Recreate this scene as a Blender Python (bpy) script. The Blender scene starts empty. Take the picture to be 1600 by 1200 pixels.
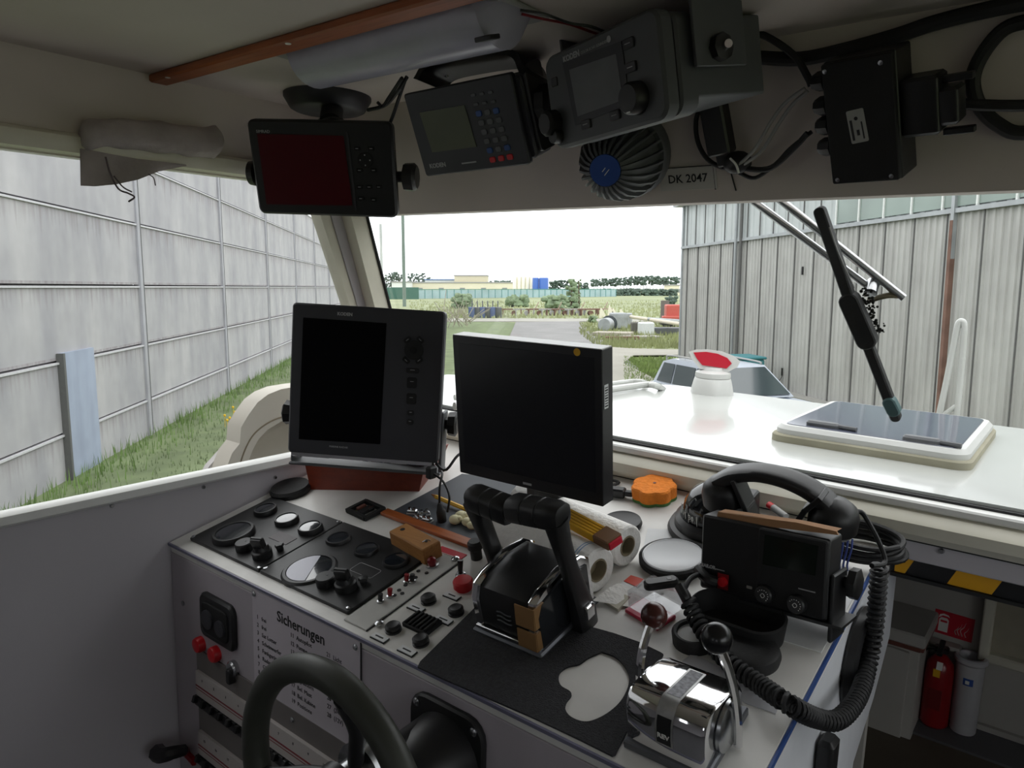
import bpy, bmesh, math, random
from mathutils import Matrix, Vector, noise
random.seed(7)
PI = math.pi
V = Vector
def T(x, y=0, z=0):
    return Matrix.Translation(V(x) if not isinstance(x, (int, float)) else V((x, y, z)))
def RX(a): return Matrix.Rotation(a, 4, 'X')
def RY(a): return Matrix.Rotation(a, 4, 'Y')
def RZ(a): return Matrix.Rotation(a, 4, 'Z')
COL = bpy.context.scene.collection
# ------------------------------------------------------------------ camera and frames
F = 1150.0
PITCH = math.atan(151 / F)
EYE = V((0, 0, 3.4))
cam_d = bpy.data.cameras.new('camera'); cam = bpy.data.objects.new('camera', cam_d); COL.objects.link(cam)
cam_d.sensor_width = 36; cam_d.lens = 36 * F / 1600; cam_d.clip_start = .02; cam_d.clip_end = 3000
cam.location = EYE; cam.rotation_euler = (PI / 2 - PITCH, 0, 0)
bpy.context.scene.camera = cam
FW = V((0, math.cos(PITCH), -math.sin(PITCH))); UPV = V((0, math.sin(PITCH), math.cos(PITCH)))
def ray(px, py): return V((1, 0, 0)) * ((px - 800) / F) + UPV * (-(py - 600) / F) + FW
def basis(x, y, z):
    return Matrix(((x[0], y[0], z[0]), (x[1], y[1], z[1]), (x[2], y[2], z[2])))
def m4(b, t=(0, 0, 0)): return Matrix.Translation(V(t)) @ b.to_4x4()
BR = V((.78285591, -.62128715, -.03374754)); BF = V((.62164124, .78330209, 0)); BU = BR.cross(BF)
BOAT = basis(BR, BF, BU)
class Fr:
    """a frame of reference: local units -> boat (or yard) units -> world"""
    def __init__(s, M, boat=True):
        s.M = M.copy(); s.boat = boat; s.B = BOAT if boat else Matrix.Identity(3); s.S = 1.3 if boat else 1.0
        s.R = (s.B @ s.M.to_3x3())
    def world(s, loc):
        return Matrix.Translation(EYE + s.S * (s.B @ (s.M @ V(loc)))) @ s.R.to_4x4()
    def hit(s, px, py, ax, val=0.0):
        d = s.R.transposed() @ ray(px, py); o = s.M.inverted() @ V((0, 0, 0))
        t = (val - o[ax]) / d[ax]; return o + d * t
    def sub(s, M): return Fr(s.M @ M, s.boat)
CAB = Fr(Matrix.Identity(4))
YARD = Fr(T(0, 0, -3.4), False)
TILT = math.radians(12.464)
DASH = Fr(T(0, .667, -.5393) @ RX(TILT))
def face_fr(t, x, z):
    x = V(x).normalized(); z = V(z); z = (z - x * z.dot(x)).normalized(); y = z.cross(x)
    return Fr(m4(basis(x, y, z), t))
FACE = basis(V((1, 0, 0)), V((0, 0, 1)), V((0, -1, 0))).to_4x4()      # xy drawing plane stood up, facing -y
def D(px, py, h=0.0): return DASH.hit(px, py, 2, h)
def G(px, py, z=0.0): return YARD.hit(px, py, 2, z)
def AT(px, py, y): return YARD.hit(px, py, 1, y)
# ------------------------------------------------------------------ materials
MATS = {}
def lin(h):
    h = h.lstrip('#'); c = [int(h[i:i + 2], 16) / 255 for i in (0, 2, 4)]
    return tuple(((v / 12.92) if v <= .04045 else ((v + .055) / 1.055) ** 2.4) for v in c) + (1,)
def mat(name, col='#808080', rough=.5, metal=0., var=.08, scale=18., bump=0., bscale=None, spec=.5, coat=0., stretch=None, alpha=None):
    if name in MATS: return MATS[name]
    m = bpy.data.materials.new(name); m.use_nodes = True; nt = m.node_tree; N = nt.nodes; L = nt.links
    b = N['Principled BSDF']; c = lin(col)
    tc = N.new('ShaderNodeTexCoord'); mp = N.new('ShaderNodeMapping'); L.new(tc.outputs['Object'], mp.inputs[0])
    if stretch: mp.inputs['Scale'].default_value = stretch
    n = N.new('ShaderNodeTexNoise'); n.inputs['Scale'].default_value = scale; n.inputs['Detail'].default_value = 5
    L.new(mp.outputs[0], n.inputs['Vector'])
    r = N.new('ShaderNodeValToRGB'); r.color_ramp.elements[0].position = .3; r.color_ramp.elements[1].position = .72
    r.color_ramp.elements[0].color = tuple(v * (1 - var) for v in c[:3]) + (1,)
    r.color_ramp.elements[1].color = tuple(min(1, v * (1 + var)) for v in c[:3]) + (1,)
    L.new(n.outputs['Fac'], r.inputs[0]); L.new(r.outputs[0], b.inputs['Base Color'])
    b.inputs['Roughness'].default_value = rough; b.inputs['Metallic'].default_value = metal
    b.inputs['Specular IOR Level'].default_value = spec; b.inputs['Coat Weight'].default_value = coat
    if alpha is not None: b.inputs['Alpha'].default_value = alpha
    if bump:
        n2 = N.new('ShaderNodeTexNoise'); n2.inputs['Scale'].default_value = bscale or scale * 4; n2.inputs['Detail'].default_value = 4
        L.new(tc.outputs['Object'], n2.inputs['Vector'])
        bp = N.new('ShaderNodeBump'); bp.inputs['Strength'].default_value = bump; bp.inputs['Distance'].default_value = .01
        L.new(n2.outputs['Fac'], bp.inputs['Height']); L.new(bp.outputs[0], b.inputs['Normal'])
    MATS[name] = m; return m
def glass(name, tint='#f4faf7', gloss=.08, dirt=0.02):
    m = bpy.data.materials.new(name); m.use_nodes = True; nt = m.node_tree; N = nt.nodes; L = nt.links; N.clear()
    o = N.new('ShaderNodeOutputMaterial'); t = N.new('ShaderNodeBsdfTransparent'); t.inputs[0].default_value = lin(tint)
    g = N.new('ShaderNodeBsdfGlossy'); g.inputs['Roughness'].default_value = .03
    d = N.new('ShaderNodeBsdfDiffuse'); d.inputs[0].default_value = lin('#dddddd')
    fr = N.new('ShaderNodeFresnel'); fr.inputs[0].default_value = 1.45
    mu = N.new('ShaderNodeMath'); mu.operation = 'MULTIPLY'; mu.inputs[1].default_value = gloss * 10
    L.new(fr.outputs[0], mu.inputs[0])
    m1 = N.new('ShaderNodeMixShader'); L.new(mu.outputs[0], m1.inputs[0]); L.new(t.outputs[0], m1.inputs[1]); L.new(g.outputs[0], m1.inputs[2])
    tc = N.new('ShaderNodeTexCoord'); n = N.new('ShaderNodeTexNoise'); n.inputs['Scale'].default_value = 5; n.inputs['Detail'].default_value = 8
    L.new(tc.outputs['Object'], n.inputs['Vector'])
    mr = N.new('ShaderNodeMapRange'); mr.inputs[1].default_value = .45; mr.inputs[2].default_value = .75; mr.inputs[3].default_value = dirt * .3; mr.inputs[4].default_value = dirt * 2.5
    L.new(n.outputs['Fac'], mr.inputs[0])
    m2 = N.new('ShaderNodeMixShader'); L.new(mr.outputs[0], m2.inputs[0]); L.new(m1.outputs[0], m2.inputs[1]); L.new(d.outputs[0], m2.inputs[2])
    L.new(m2.outputs[0], o.inputs[0]); MATS[name] = m; return m
def streaky(name, base, dark, sc=(1.2, 1.2, .12), amt=.5, noise_s=3.0, rough=.85):
    m = bpy.data.materials.new(name); m.use_nodes = True; nt = m.node_tree; N = nt.nodes; L = nt.links; b = N['Principled BSDF']
    tc = N.new('ShaderNodeTexCoord'); mp = N.new('ShaderNodeMapping'); mp.inputs['Scale'].default_value = sc; L.new(tc.outputs['Object'], mp.inputs[0])
    n = N.new('ShaderNodeTexNoise'); n.inputs['Scale'].default_value = noise_s; n.inputs['Detail'].default_value = 7; n.inputs['Roughness'].default_value = .65
    L.new(mp.outputs[0], n.inputs['Vector'])
    n2 = N.new('ShaderNodeTexNoise'); n2.inputs['Scale'].default_value = 1.3; n2.inputs['Detail'].default_value = 6; L.new(tc.outputs['Object'], n2.inputs['Vector'])
    r = N.new('ShaderNodeValToRGB'); r.color_ramp.elements[0].position = .36; r.color_ramp.elements[1].position = .6
    r.color_ramp.elements[0].color = lin(dark); r.color_ramp.elements[1].color = lin(base); L.new(n.outputs['Fac'], r.inputs[0])
    r2 = N.new('ShaderNodeValToRGB'); r2.color_ramp.elements[0].position = .3; r2.color_ramp.elements[1].position = .7
    c = lin(base); r2.color_ramp.elements[0].color = tuple(v * .82 for v in c[:3]) + (1,); r2.color_ramp.elements[1].color = tuple(min(1, v * 1.1) for v in c[:3]) + (1,)
    L.new(n2.outputs['Fac'], r2.inputs[0])
    mx = N.new('ShaderNodeMix'); mx.data_type = 'RGBA'; mx.inputs[0].default_value = amt
    L.new(r2.outputs[0], mx.inputs[6]); L.new(r.outputs[0], mx.inputs[7]); L.new(mx.outputs[2], b.inputs['Base Color'])
    b.inputs['Roughness'].default_value = rough; MATS[name] = m; return m
def wood(name, a, bcol, sc=(2, 30, 30), rough=.45):
    m = streaky(name, a, bcol, sc=sc, amt=.7, noise_s=3, rough=rough); return m
# cabin
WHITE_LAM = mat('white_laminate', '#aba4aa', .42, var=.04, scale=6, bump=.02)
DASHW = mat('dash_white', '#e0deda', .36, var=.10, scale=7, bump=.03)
WALLP = mat('wall_panel_grey', '#b9b5ba', .55, var=.03, scale=3)
CEIL = mat('ceiling_cream', '#cac0b9', .6, var=.05, scale=3)
CREAM = mat('cream_moulding', '#dad6c6', .35, var=.07, scale=9)
BULK = mat('bulkhead_white', '#b3b0aa', .5, var=.05, scale=4)
GELCOAT = mat('gelcoat_white', '#b8bab6', .2, var=.03, scale=5, coat=.3)
GELC2 = mat('gelcoat_cream', '#b9b3a8', .5, var=.05, scale=3)
BLK = mat('black_plastic', '#1b1b1c', .42, var=.1)
BLKM = mat('black_matt', '#131314', .75, var=.15, scale=40)
RUB = mat('rubber_black', '#171718', .6, var=.12, scale=30, bump=.1)
CHAR = mat('charcoal_plastic', '#303035', .5, var=.06)
GREYP = mat('grey_plastic', '#55575a', .5, var=.05)
LGREY = mat('light_grey_plastic', '#9a9a98', .5, var=.06)
SCREEN = mat('screen_black', '#060607', .12, var=.02, spec=.3)
SCREENM = mat('screen_matt', '#08080a', .6, var=.02, spec=.05)
REDSCR = mat('screen_dark_red', '#4a0510', .3, var=.05, spec=.3)
GRNSCR = mat('screen_green_grey', '#565a44', .3, var=.05, spec=.3)
GRYSCR = mat('screen_grey', '#6e7073', .3, var=.08, spec=.3)
DGSCR = mat('screen_dark_green', '#131a14', .15, var=.05, spec=.4)
CHROME = mat('chrome', '#e6e6e8', .07, 1, var=.02)
STEEL = mat('brushed_steel', '#b9bbbd', .25, 1, var=.08, scale=60)
WHITEP = mat('white_paint', '#e9e9e6', .4, var=.03)
PAPER = mat('paper_white', '#e4e5e6', .8, var=.03)
RED = mat('red_plastic', '#c4121d', .35, var=.04)
DRED = mat('dark_red_plastic', '#7d1018', .35, var=.05)
REDL = mat('red_label', '#c0102c', .5, var=.03)
LETTER = mat('lettering_grey', '#a6a6a8', .6, var=.02)
LETTERB = mat('lettering_black', '#1a191b', .6, var=.02)
LETTERW = mat('lettering_white', '#e6e6e2', .6, var=.02)
BLUEK = mat('key_blue', '#274a86', .5, var=.05)
BLUETR = mat('blue_edge_trim', '#34508c', .4, var=.05)
MAHOG = wood('mahogany', '#a2562c', '#7d3c1c')
BOXW = wood('red_brown_wood', '#7a2f1a', '#672412')
OAK = wood('light_wood', '#b07c45', '#94612f', rough=.6)
ORANW = wood('orange_wood_strip', '#a85c2c', '#8b4620')
MATB = mat('anti_slip_black', '#343437', .95, var=.25, scale=160, bump=.6, bscale=400)
SLATE = mat('slate_sheet', '#464a50', .6, var=.06)
SPONGE = mat('sponge_orange', '#e8842a', .9, var=.1, scale=60, bump=.5, bscale=120)
SPONGEG = mat('sponge_green', '#4f7a44', .95, var=.2, scale=90)
CARD = mat('cardboard', '#9c7450', .85, var=.08, scale=20)
TOWEL = mat('paper_towel', '#eceae6', .9, var=.03, scale=30, bump=.4, bscale=90)
TOWELB = mat('towel_blue_print', '#7d9bc0', .9, var=.05)
CORE = mat('cardboard_core', '#8b8069', .9, var=.1)
YELR = mat('ruler_yellow', '#d9a51c', .5, var=.05)
RULD = mat('ruler_brown', '#6b4a2b', .6, var=.1)
CLOTH = mat('cloth_grey', '#a69d9b', .95, var=.14, scale=14, bump=.5, bscale=40)
CORD = mat('cloth_cord', '#6c6265', .9)
HAZY = mat('hazard_yellow', '#e0a416', .5, var=.04)
HAZB = mat('hazard_black', '#17171a', .5, var=.05)
FLOORG = mat('floor_grey', '#5d5d60', .6, var=.08, scale=5)
FLOORB = mat('floor_brown', '#5a5247', .7, var=.1, scale=8)
BRTRIM = mat('brown_trim', '#6a3a30', .5, var=.05)
TAPEB = mat('brown_tape', '#8b6a45', .4, var=.1, scale=12)
TAPEG = mat('label_foil', '#a9a9a8', .4, .6, var=.3, scale=40)
BLUEST = mat('blue_sticker', '#2c4f9c', .5, var=.05)
TUBEP = mat('lamp_cover_plastic', '#aaa8b8', .25, var=.04)
LGLASS = mat('lens_red', '#b52334', .2, var=.05)
HATCHG = mat('hatch_smoked_glass', '#4d5263', .08, var=.05, spec=.9)
HGASK = mat('hatch_base_weathered', '#9c9884', .8, var=.15, scale=12)
BALLR = mat('knob_brown', '#4a2420', .25, var=.06, scale=12)
BALLB = mat('knob_black', '#161618', .25, var=.06)
CLEAR = glass('clear_plastic', '#f4f5f7', .03, .12)
CLRED = mat('red_box_base', '#c22a4a', .35, var=.05)
PANE = glass('window_glass', '#fdfefe', .012, .012)
BROWNK = mat('foam_cream', '#d8d2ae', .9, var=.08)
GUN = mat('gunmetal', '#6b6d72', .4, .7, var=.1)
GAUGE = mat('gauge_face_black', '#101216', .3, var=.05)
GGLASS = mat('gauge_glass_reflecting', '#20242a', .12, var=.05, spec=1.0, coat=1.0)
HALFW = mat('gauge_white_half_disc', '#cfcfdc', .35, var=.03)  # even pale colour of the half disc on the large gauge
WHEELM = mat('steering_wheel_grey', '#34362f', .45, var=.12, scale=25)
# ------------------------------------------------------------------ mesh builder
def rrect(w, h, r, n=4):
    r = min(r, w / 2 - 1e-5, h / 2 - 1e-5); out = []
    for cx, cy, a0 in ((w / 2 - r, h / 2 - r, 0), (-w / 2 + r, h / 2 - r, PI / 2), (-w / 2 + r, -h / 2 + r, PI), (w / 2 - r, -h / 2 + r, 1.5 * PI)):
        for i in range(n + 1):
            a = a0 + i / n * PI / 2; out.append((cx + r * math.cos(a), cy + r * math.sin(a)))
    return out
def catmull(P, k=6):
    P = [V(p) for p in P]
    if len(P) < 3: return P
    Q = [P[0] * 2 - P[1]] + P + [P[-1] * 2 - P[-2]]; out = []
    for i in range(1, len(Q) - 2):
        a, b, c, d = Q[i - 1], Q[i], Q[i + 1], Q[i + 2]
        for j in range(k):
            t = j / k
            out.append(.5 * ((2 * b) + (c - a) * t + (2 * a - 5 * b + 4 * c - d) * t * t + (3 * b - a - 3 * c + d) * t ** 3))
    out.append(P[-1]); return out
class MB:
    def __init__(s): s.bm = bmesh.new(); s.mats = []; s.m = None; s.M = Matrix.Identity(4)
    def use(s, m, M=None):
        s.m = m
        if m not in s.mats: s.mats.append(m)
        if M is not None: s.M = M
        return s
    def at(s, M): s.M = M; return s
    def _f(s, vs):
        try:
            f = s.bm.faces.new(vs); f.material_index = s.mats.index(s.m) if s.m in s.mats else 0; f.smooth = True; return f
        except ValueError: return None
    def v(s, p): return s.bm.verts.new(s.M @ V(p))
    def loops(s, loops, cap=(True, True), closed=True):
        L = [[s.v(p) for p in lp] for lp in loops]; n = len(L[0])
        for a, b in zip(L, L[1:]):
            for i in range(n if closed else n - 1):
                j = (i + 1) % n; s._f([a[i], a[j], b[j], b[i]])
        if cap[0]: s._f(list(reversed(L[0])))
        if cap[1]: s._f(L[-1])
        return s
    def box(s, c, d, bev=0.0, M=None):
        # rounded box: c centre, d sizes
        Mo = s.M; s.M = s.M @ T(*c) @ (M or Matrix.Identity(4))
        x, y, z = d[0] / 2, d[1] / 2, d[2] / 2
        if bev <= 0:
            s.loops([[(-x, -y, -z), (x, -y, -z), (x, y, -z), (-x, y, -z)], [(-x, -y, z), (x, -y, z), (x, y, z), (-x, y, z)]])
        else:
            b = min(bev, x * .9, y * .9, z * .9)
            o = rrect(2 * x, 2 * y, b, 3); i = rrect(2 * x - 2 * b * .9, 2 * y - 2 * b * .9, b * .4, 3)
            s.loops([[(p[0], p[1], -z) for p in i], [(p[0], p[1], -z + b) for p in o], [(p[0], p[1], z - b) for p in o], [(p[0], p[1], z) for p in i]])
        s.M = Mo; return s
    def rbox(s, w, h, d, r=.005, bev=.002, M=None, n=4, taper=0):
        # slab in xy, rising 0..d in z; top edge softened
        Mo = s.M; s.M = s.M @ (M or Matrix.Identity(4))
        o0 = rrect(w - 2 * taper, h - 2 * taper, r, n); o = rrect(w, h, r, n); i = rrect(w - 2 * bev, h - 2 * bev, max(r - bev, .0003), n)
        s.loops([[(p[0], p[1], 0) for p in o0], [(p[0], p[1], d - bev) for p in o], [(p[0], p[1], d) for p in i]]); s.M = Mo; return s
    def prism(s, pts, z0, z1, M=None):
        Mo = s.M; s.M = s.M @ (M or Matrix.Identity(4))
        a = sum(p[0] * q[1] - q[0] * p[1] for p, q in zip(pts, pts[1:] + pts[:1]))
        if a < 0: pts = list(reversed(pts))
        s.loops([[(p[0], p[1], z0) for p in pts], [(p[0], p[1], z1) for p in pts]]); s.M = Mo; return s
    def cyl(s, p0, p1, r0, r1=None, n=20, cap=(True, True)):
        p0, p1 = V(p0), V(p1); r1 = r0 if r1 is None else r1; d = (p1 - p0).normalized(); a = d.orthogonal().normalized(); b = d.cross(a)
        A = [p0 + (a * math.cos(2 * PI * i / n) + b * math.sin(2 * PI * i / n)) * r0 for i in range(n)]
        B = [p1 + (a * math.cos(2 * PI * i / n) + b * math.sin(2 * PI * i / n)) * r1 for i in range(n)]
        return s.loops([A, B], cap)
    def lathe(s, prof, M=None, n=28, mod=None):
        Mo = s.M; s.M = s.M @ (M or Matrix.Identity(4)); L = []
        for r, z in prof:
            r = max(r, 1e-5)
            L.append([((r * (mod(2 * PI * i / n, z) if mod else 1)) * math.cos(2 * PI * i / n), (r * (mod(2 * PI * i / n, z) if mod else 1)) * math.sin(2 * PI * i / n), z) for i in range(n)])
        s.loops(L); s.M = Mo; return s
    def tube(s, P, r, n=8, k=5, smooth=True, flat=1.0, cap=(True, True), closed=False):
        P = catmull(P, k) if smooth else [V(p) for p in P]
        L = []; prev = None; N_ = len(P)
        for i, p in enumerate(P):
            if closed: d = (P[(i + 1) % N_] - P[i - 1])
            else: d = (P[min(i + 1, N_ - 1)] - P[max(i - 1, 0)])
            d = d.normalized() if d.length > 1e-9 else V((0, 0, 1))
            a = (prev - d * prev.dot(d)) if prev is not None else d.orthogonal()
            a = a.normalized() if a.length > 1e-6 else d.orthogonal().normalized()
            prev = a; b = d.cross(a); rr = r(i / (N_ - 1)) if callable(r) else r
            L.append([p + (a * math.cos(2 * PI * j / n) + b * math.sin(2 * PI * j / n) * flat) * rr for j in range(n)])
        if closed: L.append(L[0])
        return s.loops(L, cap if not closed else (False, False))
    def ball(s, c, r, sc=(1, 1, 1), n=20, M=None):
        k = n // 2; Mo = s.M; s.M = s.M @ T(*c) @ (M or Matrix.Identity(4)); L = []
        for j in range(1, k):
            a = PI * j / k - PI / 2
            L.append([(r * sc[0] * math.cos(a) * math.cos(2 * PI * i / n), r * sc[1] * math.cos(a) * math.sin(2 * PI * i / n), r * sc[2] * math.sin(a)) for i in range(n)])
        s.loops(L, (False, False)); bot = s.v((0, 0, -r * sc[2])); top = s.v((0, 0, r * sc[2]))
        s.bm.verts.ensure_lookup_table(); vs = list(s.bm.verts); tot = n * (k - 1); base = len(vs) - 2 - tot
        f, l = vs[base:base + n], vs[base + n * (k - 2):base + n * (k - 1)]
        for i in range(n):
            s._f([f[(i + 1) % n], f[i], bot]); s._f([l[i], l[(i + 1) % n], top])
        s.M = Mo; return s
    def poly(s, pts): s._f([s.v(p) for p in pts]); return s
    def grid(s, P):
        Vv = [[s.v(p) for p in row] for row in P]
        for i in range(len(Vv) - 1):
            for j in range(len(Vv[0]) - 1): s._f([Vv[i][j], Vv[i][j + 1], Vv[i + 1][j + 1], Vv[i + 1][j]])
        return s
    def text(s, txt, size, M, ext=.0003, align='CENTER', bold=0.0):
        cu = bpy.data.curves.new('t', 'FONT'); cu.body = txt; cu.size = size; cu.extrude = ext; cu.align_x = align; cu.align_y = 'CENTER'; cu.offset = bold; cu.resolution_u = 2
        o = bpy.data.objects.new('t', cu); me = o.to_mesh(); Mo = s.M @ M; vs = [s.bm.verts.new(Mo @ v.co) for v in me.vertices]; mi = s.mats.index(s.m)
        for p in me.polygons:
            try: f = s.bm.faces.new([vs[i] for i in p.vertices]); f.material_index = mi
            except ValueError: pass
        o.to_mesh_clear(); bpy.data.objects.remove(o); bpy.data.curves.remove(cu); return s
    def _mesh(s, name, loc, S, sharp=35):
        bm = s.bm; off = V(loc)
        for v in bm.verts: v.co = (v.co - off) * S
        bmesh.ops.recalc_face_normals(bm, faces=bm.faces[:])
        me = bpy.data.meshes.new(name); bm.to_mesh(me); bm.free()
        for m in s.mats: me.materials.append(m)
        me.set_sharp_from_angle(angle=math.radians(sharp)); return me
    def part(s, name, parent, label=None, kind=None, sharp=35):
        root = parent
        while root.parent: root = root.parent
        fr, loc = INFO[root.name]; o = bpy.data.objects.new(name, s._mesh(name, loc, fr.S, sharp)); COL.objects.link(o); o.parent = parent
        if label: o['label'] = label
        if kind: o['kind'] = kind
        return o
    def solo(s, name, label, cat, fr, loc, group=None, kind=None, sharp=35):
        o = bpy.data.objects.new(name, s._mesh(name, loc, fr.S, sharp)); COL.objects.link(o); o.matrix_world = fr.world(loc); INFO[o.name] = (fr, V(loc))
        if label: o['label'] = label
        if cat: o['category'] = cat
        if group: o['group'] = group
        if kind: o['kind'] = kind
        return o
INFO = {}
def mb(m, M=None): return MB().use(m, M)
def thing(name, label, cat, fr, loc, group=None):
    o = bpy.data.objects.new(name, None); o.empty_display_size = .02; COL.objects.link(o); o.matrix_world = fr.world(loc); INFO[o.name] = (fr, V(loc))
    o['label'] = label; o['category'] = cat
    if group: o['group'] = group
    return o
def thingD(name, label, cat, loc, group=None): return thing(name, label, cat, CAB, tuple(DASH.M @ V(loc)), group)
def structure(b, name, fr, loc=(0, 0, 0), sharp=35): return b.solo(name, None, None, fr, loc, kind='structure', sharp=sharp)
def clone(o, fr, loc, label, rot=None):
    c = o.copy(); COL.objects.link(c); c.matrix_world = fr.world(loc) @ (rot or Matrix.Identity(4)); c['label'] = label
    for ch in list(o.children):
        d = ch.copy(); COL.objects.link(d); d.parent = c
        for g in list(ch.children):
            e = g.copy(); COL.objects.link(e); e.parent = d
    return c
# ================================================================== THE CABIN SHELL (structure)
YZ = basis(V((0, 1, 0)), V((0, 0, 1)), V((1, 0, 0))).to_4x4()       # drawing plane in y-z, rising towards +x
LX = -1.37; PX = -1.33; RXW = 1.30; ZC = .33; YB = -1.7; ZF = -1.25
SILL = -.335
def wsy(z): return 1.29 - (z - SILL) * .33                          # windscreen rake
b = mb(CEIL); b.box((-.03, -.28, ZC + .02), (2.86, 2.84, .04)); structure(b, 'ceiling', CAB, (0, 0, ZC))
b = mb(FLOORG); b.box((-.03, -.2, ZF - .02), (2.86, 3.04, .04)); structure(b, 'floor', CAB, (0, 0, ZF))
b = mb(WALLP)
b.prism([(YB, ZF), (.985, ZF), (.985, -.437), (YB, -.437)], LX - .03, LX, YZ)                    # lining below the side window
b.prism([(.987, ZF), (1.34, ZF), (1.34, -.437), (.987, -.437)], LX - .035, LX - .004, YZ)
b.use(CEIL).prism([(YB, .2), (1.12, .2), (1.12, ZC + .02), (YB, ZC + .02)], LX - .03, LX, YZ)     # above it
b.prism([(YB, -.437), (-.55, -.437), (-.55, .2), (YB, .2)], LX - .03, LX, YZ)
b.use(STEEL)
for q in ((175, 790), (318, 761), (430, 716 + 30)):
    p = CAB.hit(q[0], q[1], 0, LX); b.cyl((LX, p.y, p.z), (LX + .003, p.y, p.z), .0045, .003, 10)
structure(b, 'wall_left', CAB, (LX, 0, 0))
b = mb(WALLP)
b.prism([(YB, ZF), (1.34, ZF), (1.34, -.437), (YB, -.437)], RXW, RXW + .03, YZ)
b.prism([(YB, .2), (1.12, .2), (1.12, ZC + .02), (YB, ZC + .02)], RXW, RXW + .03, YZ)
b.prism([(YB, -.437), (-.55, -.437), (-.55, .2), (YB, .2)], RXW, RXW + .03, YZ)
b.prism([(1.10, .2), (1.24, .2), (1.40, -.437), (1.22, -.437)], RXW, RXW + .03, YZ)
structure(b, 'wall_right', CAB, (RXW, 0, 0))
b = mb(WALLP)                                                                                       # unseen aft wall; gaps added and sized for the light inside
b.box((-.03, YB, -.76), (2.7, .03, 1.0)); b.box((-.03, YB, .24), (2.7, .03, .20)); [b.box((x, YB, -.1), (w_, .03, .76)) for x, w_ in ((-1.0, .75), (.1, .9), (1.1, .45))]
structure(b, 'wall_back', CAB, (0, YB, 0))
# header board over the windscreen
b = mb(CEIL); b.prism([(wsy(.118), .118), (1.065, ZC), (1.10, ZC), (wsy(.118) + .035, .118)], LX, RXW, YZ)
structure(b, 'wall_front', CAB, (0, 1.1, .118))
HDR = Fr(m4(basis(V((1, 0, 0)), V((0, (ZC - .118), wsy(.118) - 1.065)).normalized(), V((0, -(wsy(.118) - 1.065), ZC - .118)).normalized()), (0, wsy(.118), .118)))
# windscreen bottom: rubber seal, white strip, round cream moulding, flat board
b = mb(RUB); b.box((-.02, 1.30, SILL - .003), (2.62, .012, .006))
b.use(WHITEP).box((-.02, 1.285, SILL - .011), (2.62, .03, .014), .003)
b.use(CREAM); prof = [(.0, 0), (.022, -.004), (.036, -.018), (.034, -.036), (.018, -.05), (.0, -.05)]
b.loops([[(x, 1.29 - d, SILL - .018 + z) for d, z in prof] for x in (PX, RXW)])
b.use(RUB).box((-.02, 1.283, SILL - .069), (2.62, .02, .003)); structure(b, 'trim_1', CAB, (0, 1.29, SILL))
b = mb(WALLP); b.box((-.02, 1.29, -.421), (2.62, .024, .034), .002)
b.use(STEEL)
for q in ((1470, 846), (1471, 861)):
    p = CAB.hit(q[0], q[1], 1, 1.278); b.cyl((p.x, 1.278, p.z), (p.x, 1.274, p.z), .005, .0035, 12)
structure(b, 'baseboard_front', CAB, (0, 1.29, -.43))
b = mb(BULK); b.box((-.80, 1.305, -.84), (1.14, .02, .8)); b.box((.97, 1.305, -.84), (.66, .02, .8)); structure(b, 'wall_bulkhead', CAB, (0, 1.305, -.8))
# corner post, left window frame
def yz(px, py, x): p = CAB.hit(px, py, 0, x); return (p.y, p.z)
b = mb(CREAM)
b.prism([(1.0, .2), (1.075, .2), (1.31, -.43), (1.255, -.43)], LX - .03, LX + .004, YZ); b.use(WALLP).prism([(1.03, .2), (1.062, .2), (1.29, -.43), (1.262, -.43)], LX + .003, LX + .008, YZ); b.use(CREAM)
b.prism([(1.062, .2), (1.112, .2), (wsy(SILL) + .01, SILL - .02), (wsy(SILL) - .04, SILL - .02)], LX - .02, PX, YZ)
b.use(RUB).tube([(PX + .002, wsy(.2) - .005, .2), (PX + .002, wsy(SILL) - .002, SILL)], .0035, smooth=False)
structure(b, 'trim_2', CAB, (PX, 1.1, 0))
b = mb(CREAM)
pr = [(.0, .207), (.012, .207), (.022, .2), (.024, .188), (.018, .175), (0, .172)]
b.loops([[(LX + d, y, z) for d, z in pr] for y in (-1.46, 1.09)]); b.box((LX - .012, -.18, .175), (.024, 2.56, .012))
b.use(WHITEP); pr = [(.0, -.412), (.012, -.412), (.018, -.416), (.018, -.430), (.01, -.436), (0, -.436)]
b.loops([[(LX + d, y, z) for d, z in pr] for y in (-1.46, .93, .965, .985)][:3] + [[(LX + d * .5, .99, z) for d, z in pr]])
b.box((LX - .018, -.08, -.43), (.036, 2.78, .022), .004); b.box((LX - .015, -1.455, -.12), (.05, .03, .62))
structure(b, 'trim_3', CAB, (LX, 0, 0))
b = mb(PANE); b.box((LX - .022, -.12, -.12), (.004, 2.65, .6)); structure(b, 'window_2', CAB, (LX, .3, -.12))
b = mb(PANE); b.loops([[(x, wsy(SILL) + .004, SILL), (x, wsy(SILL) + .009, SILL), (x, wsy(.13) + .009, .13), (x, wsy(.13) + .004, .13)] for x in (PX, RXW)])
structure(b, 'window_1', CAB, (0, 1.25, 0))
b = mb(PANE); b.box((RXW + .012, -.12, -.12), (.004, 2.65, .6)); structure(b, 'window_3', CAB, (RXW, .3, -.12))
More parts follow.
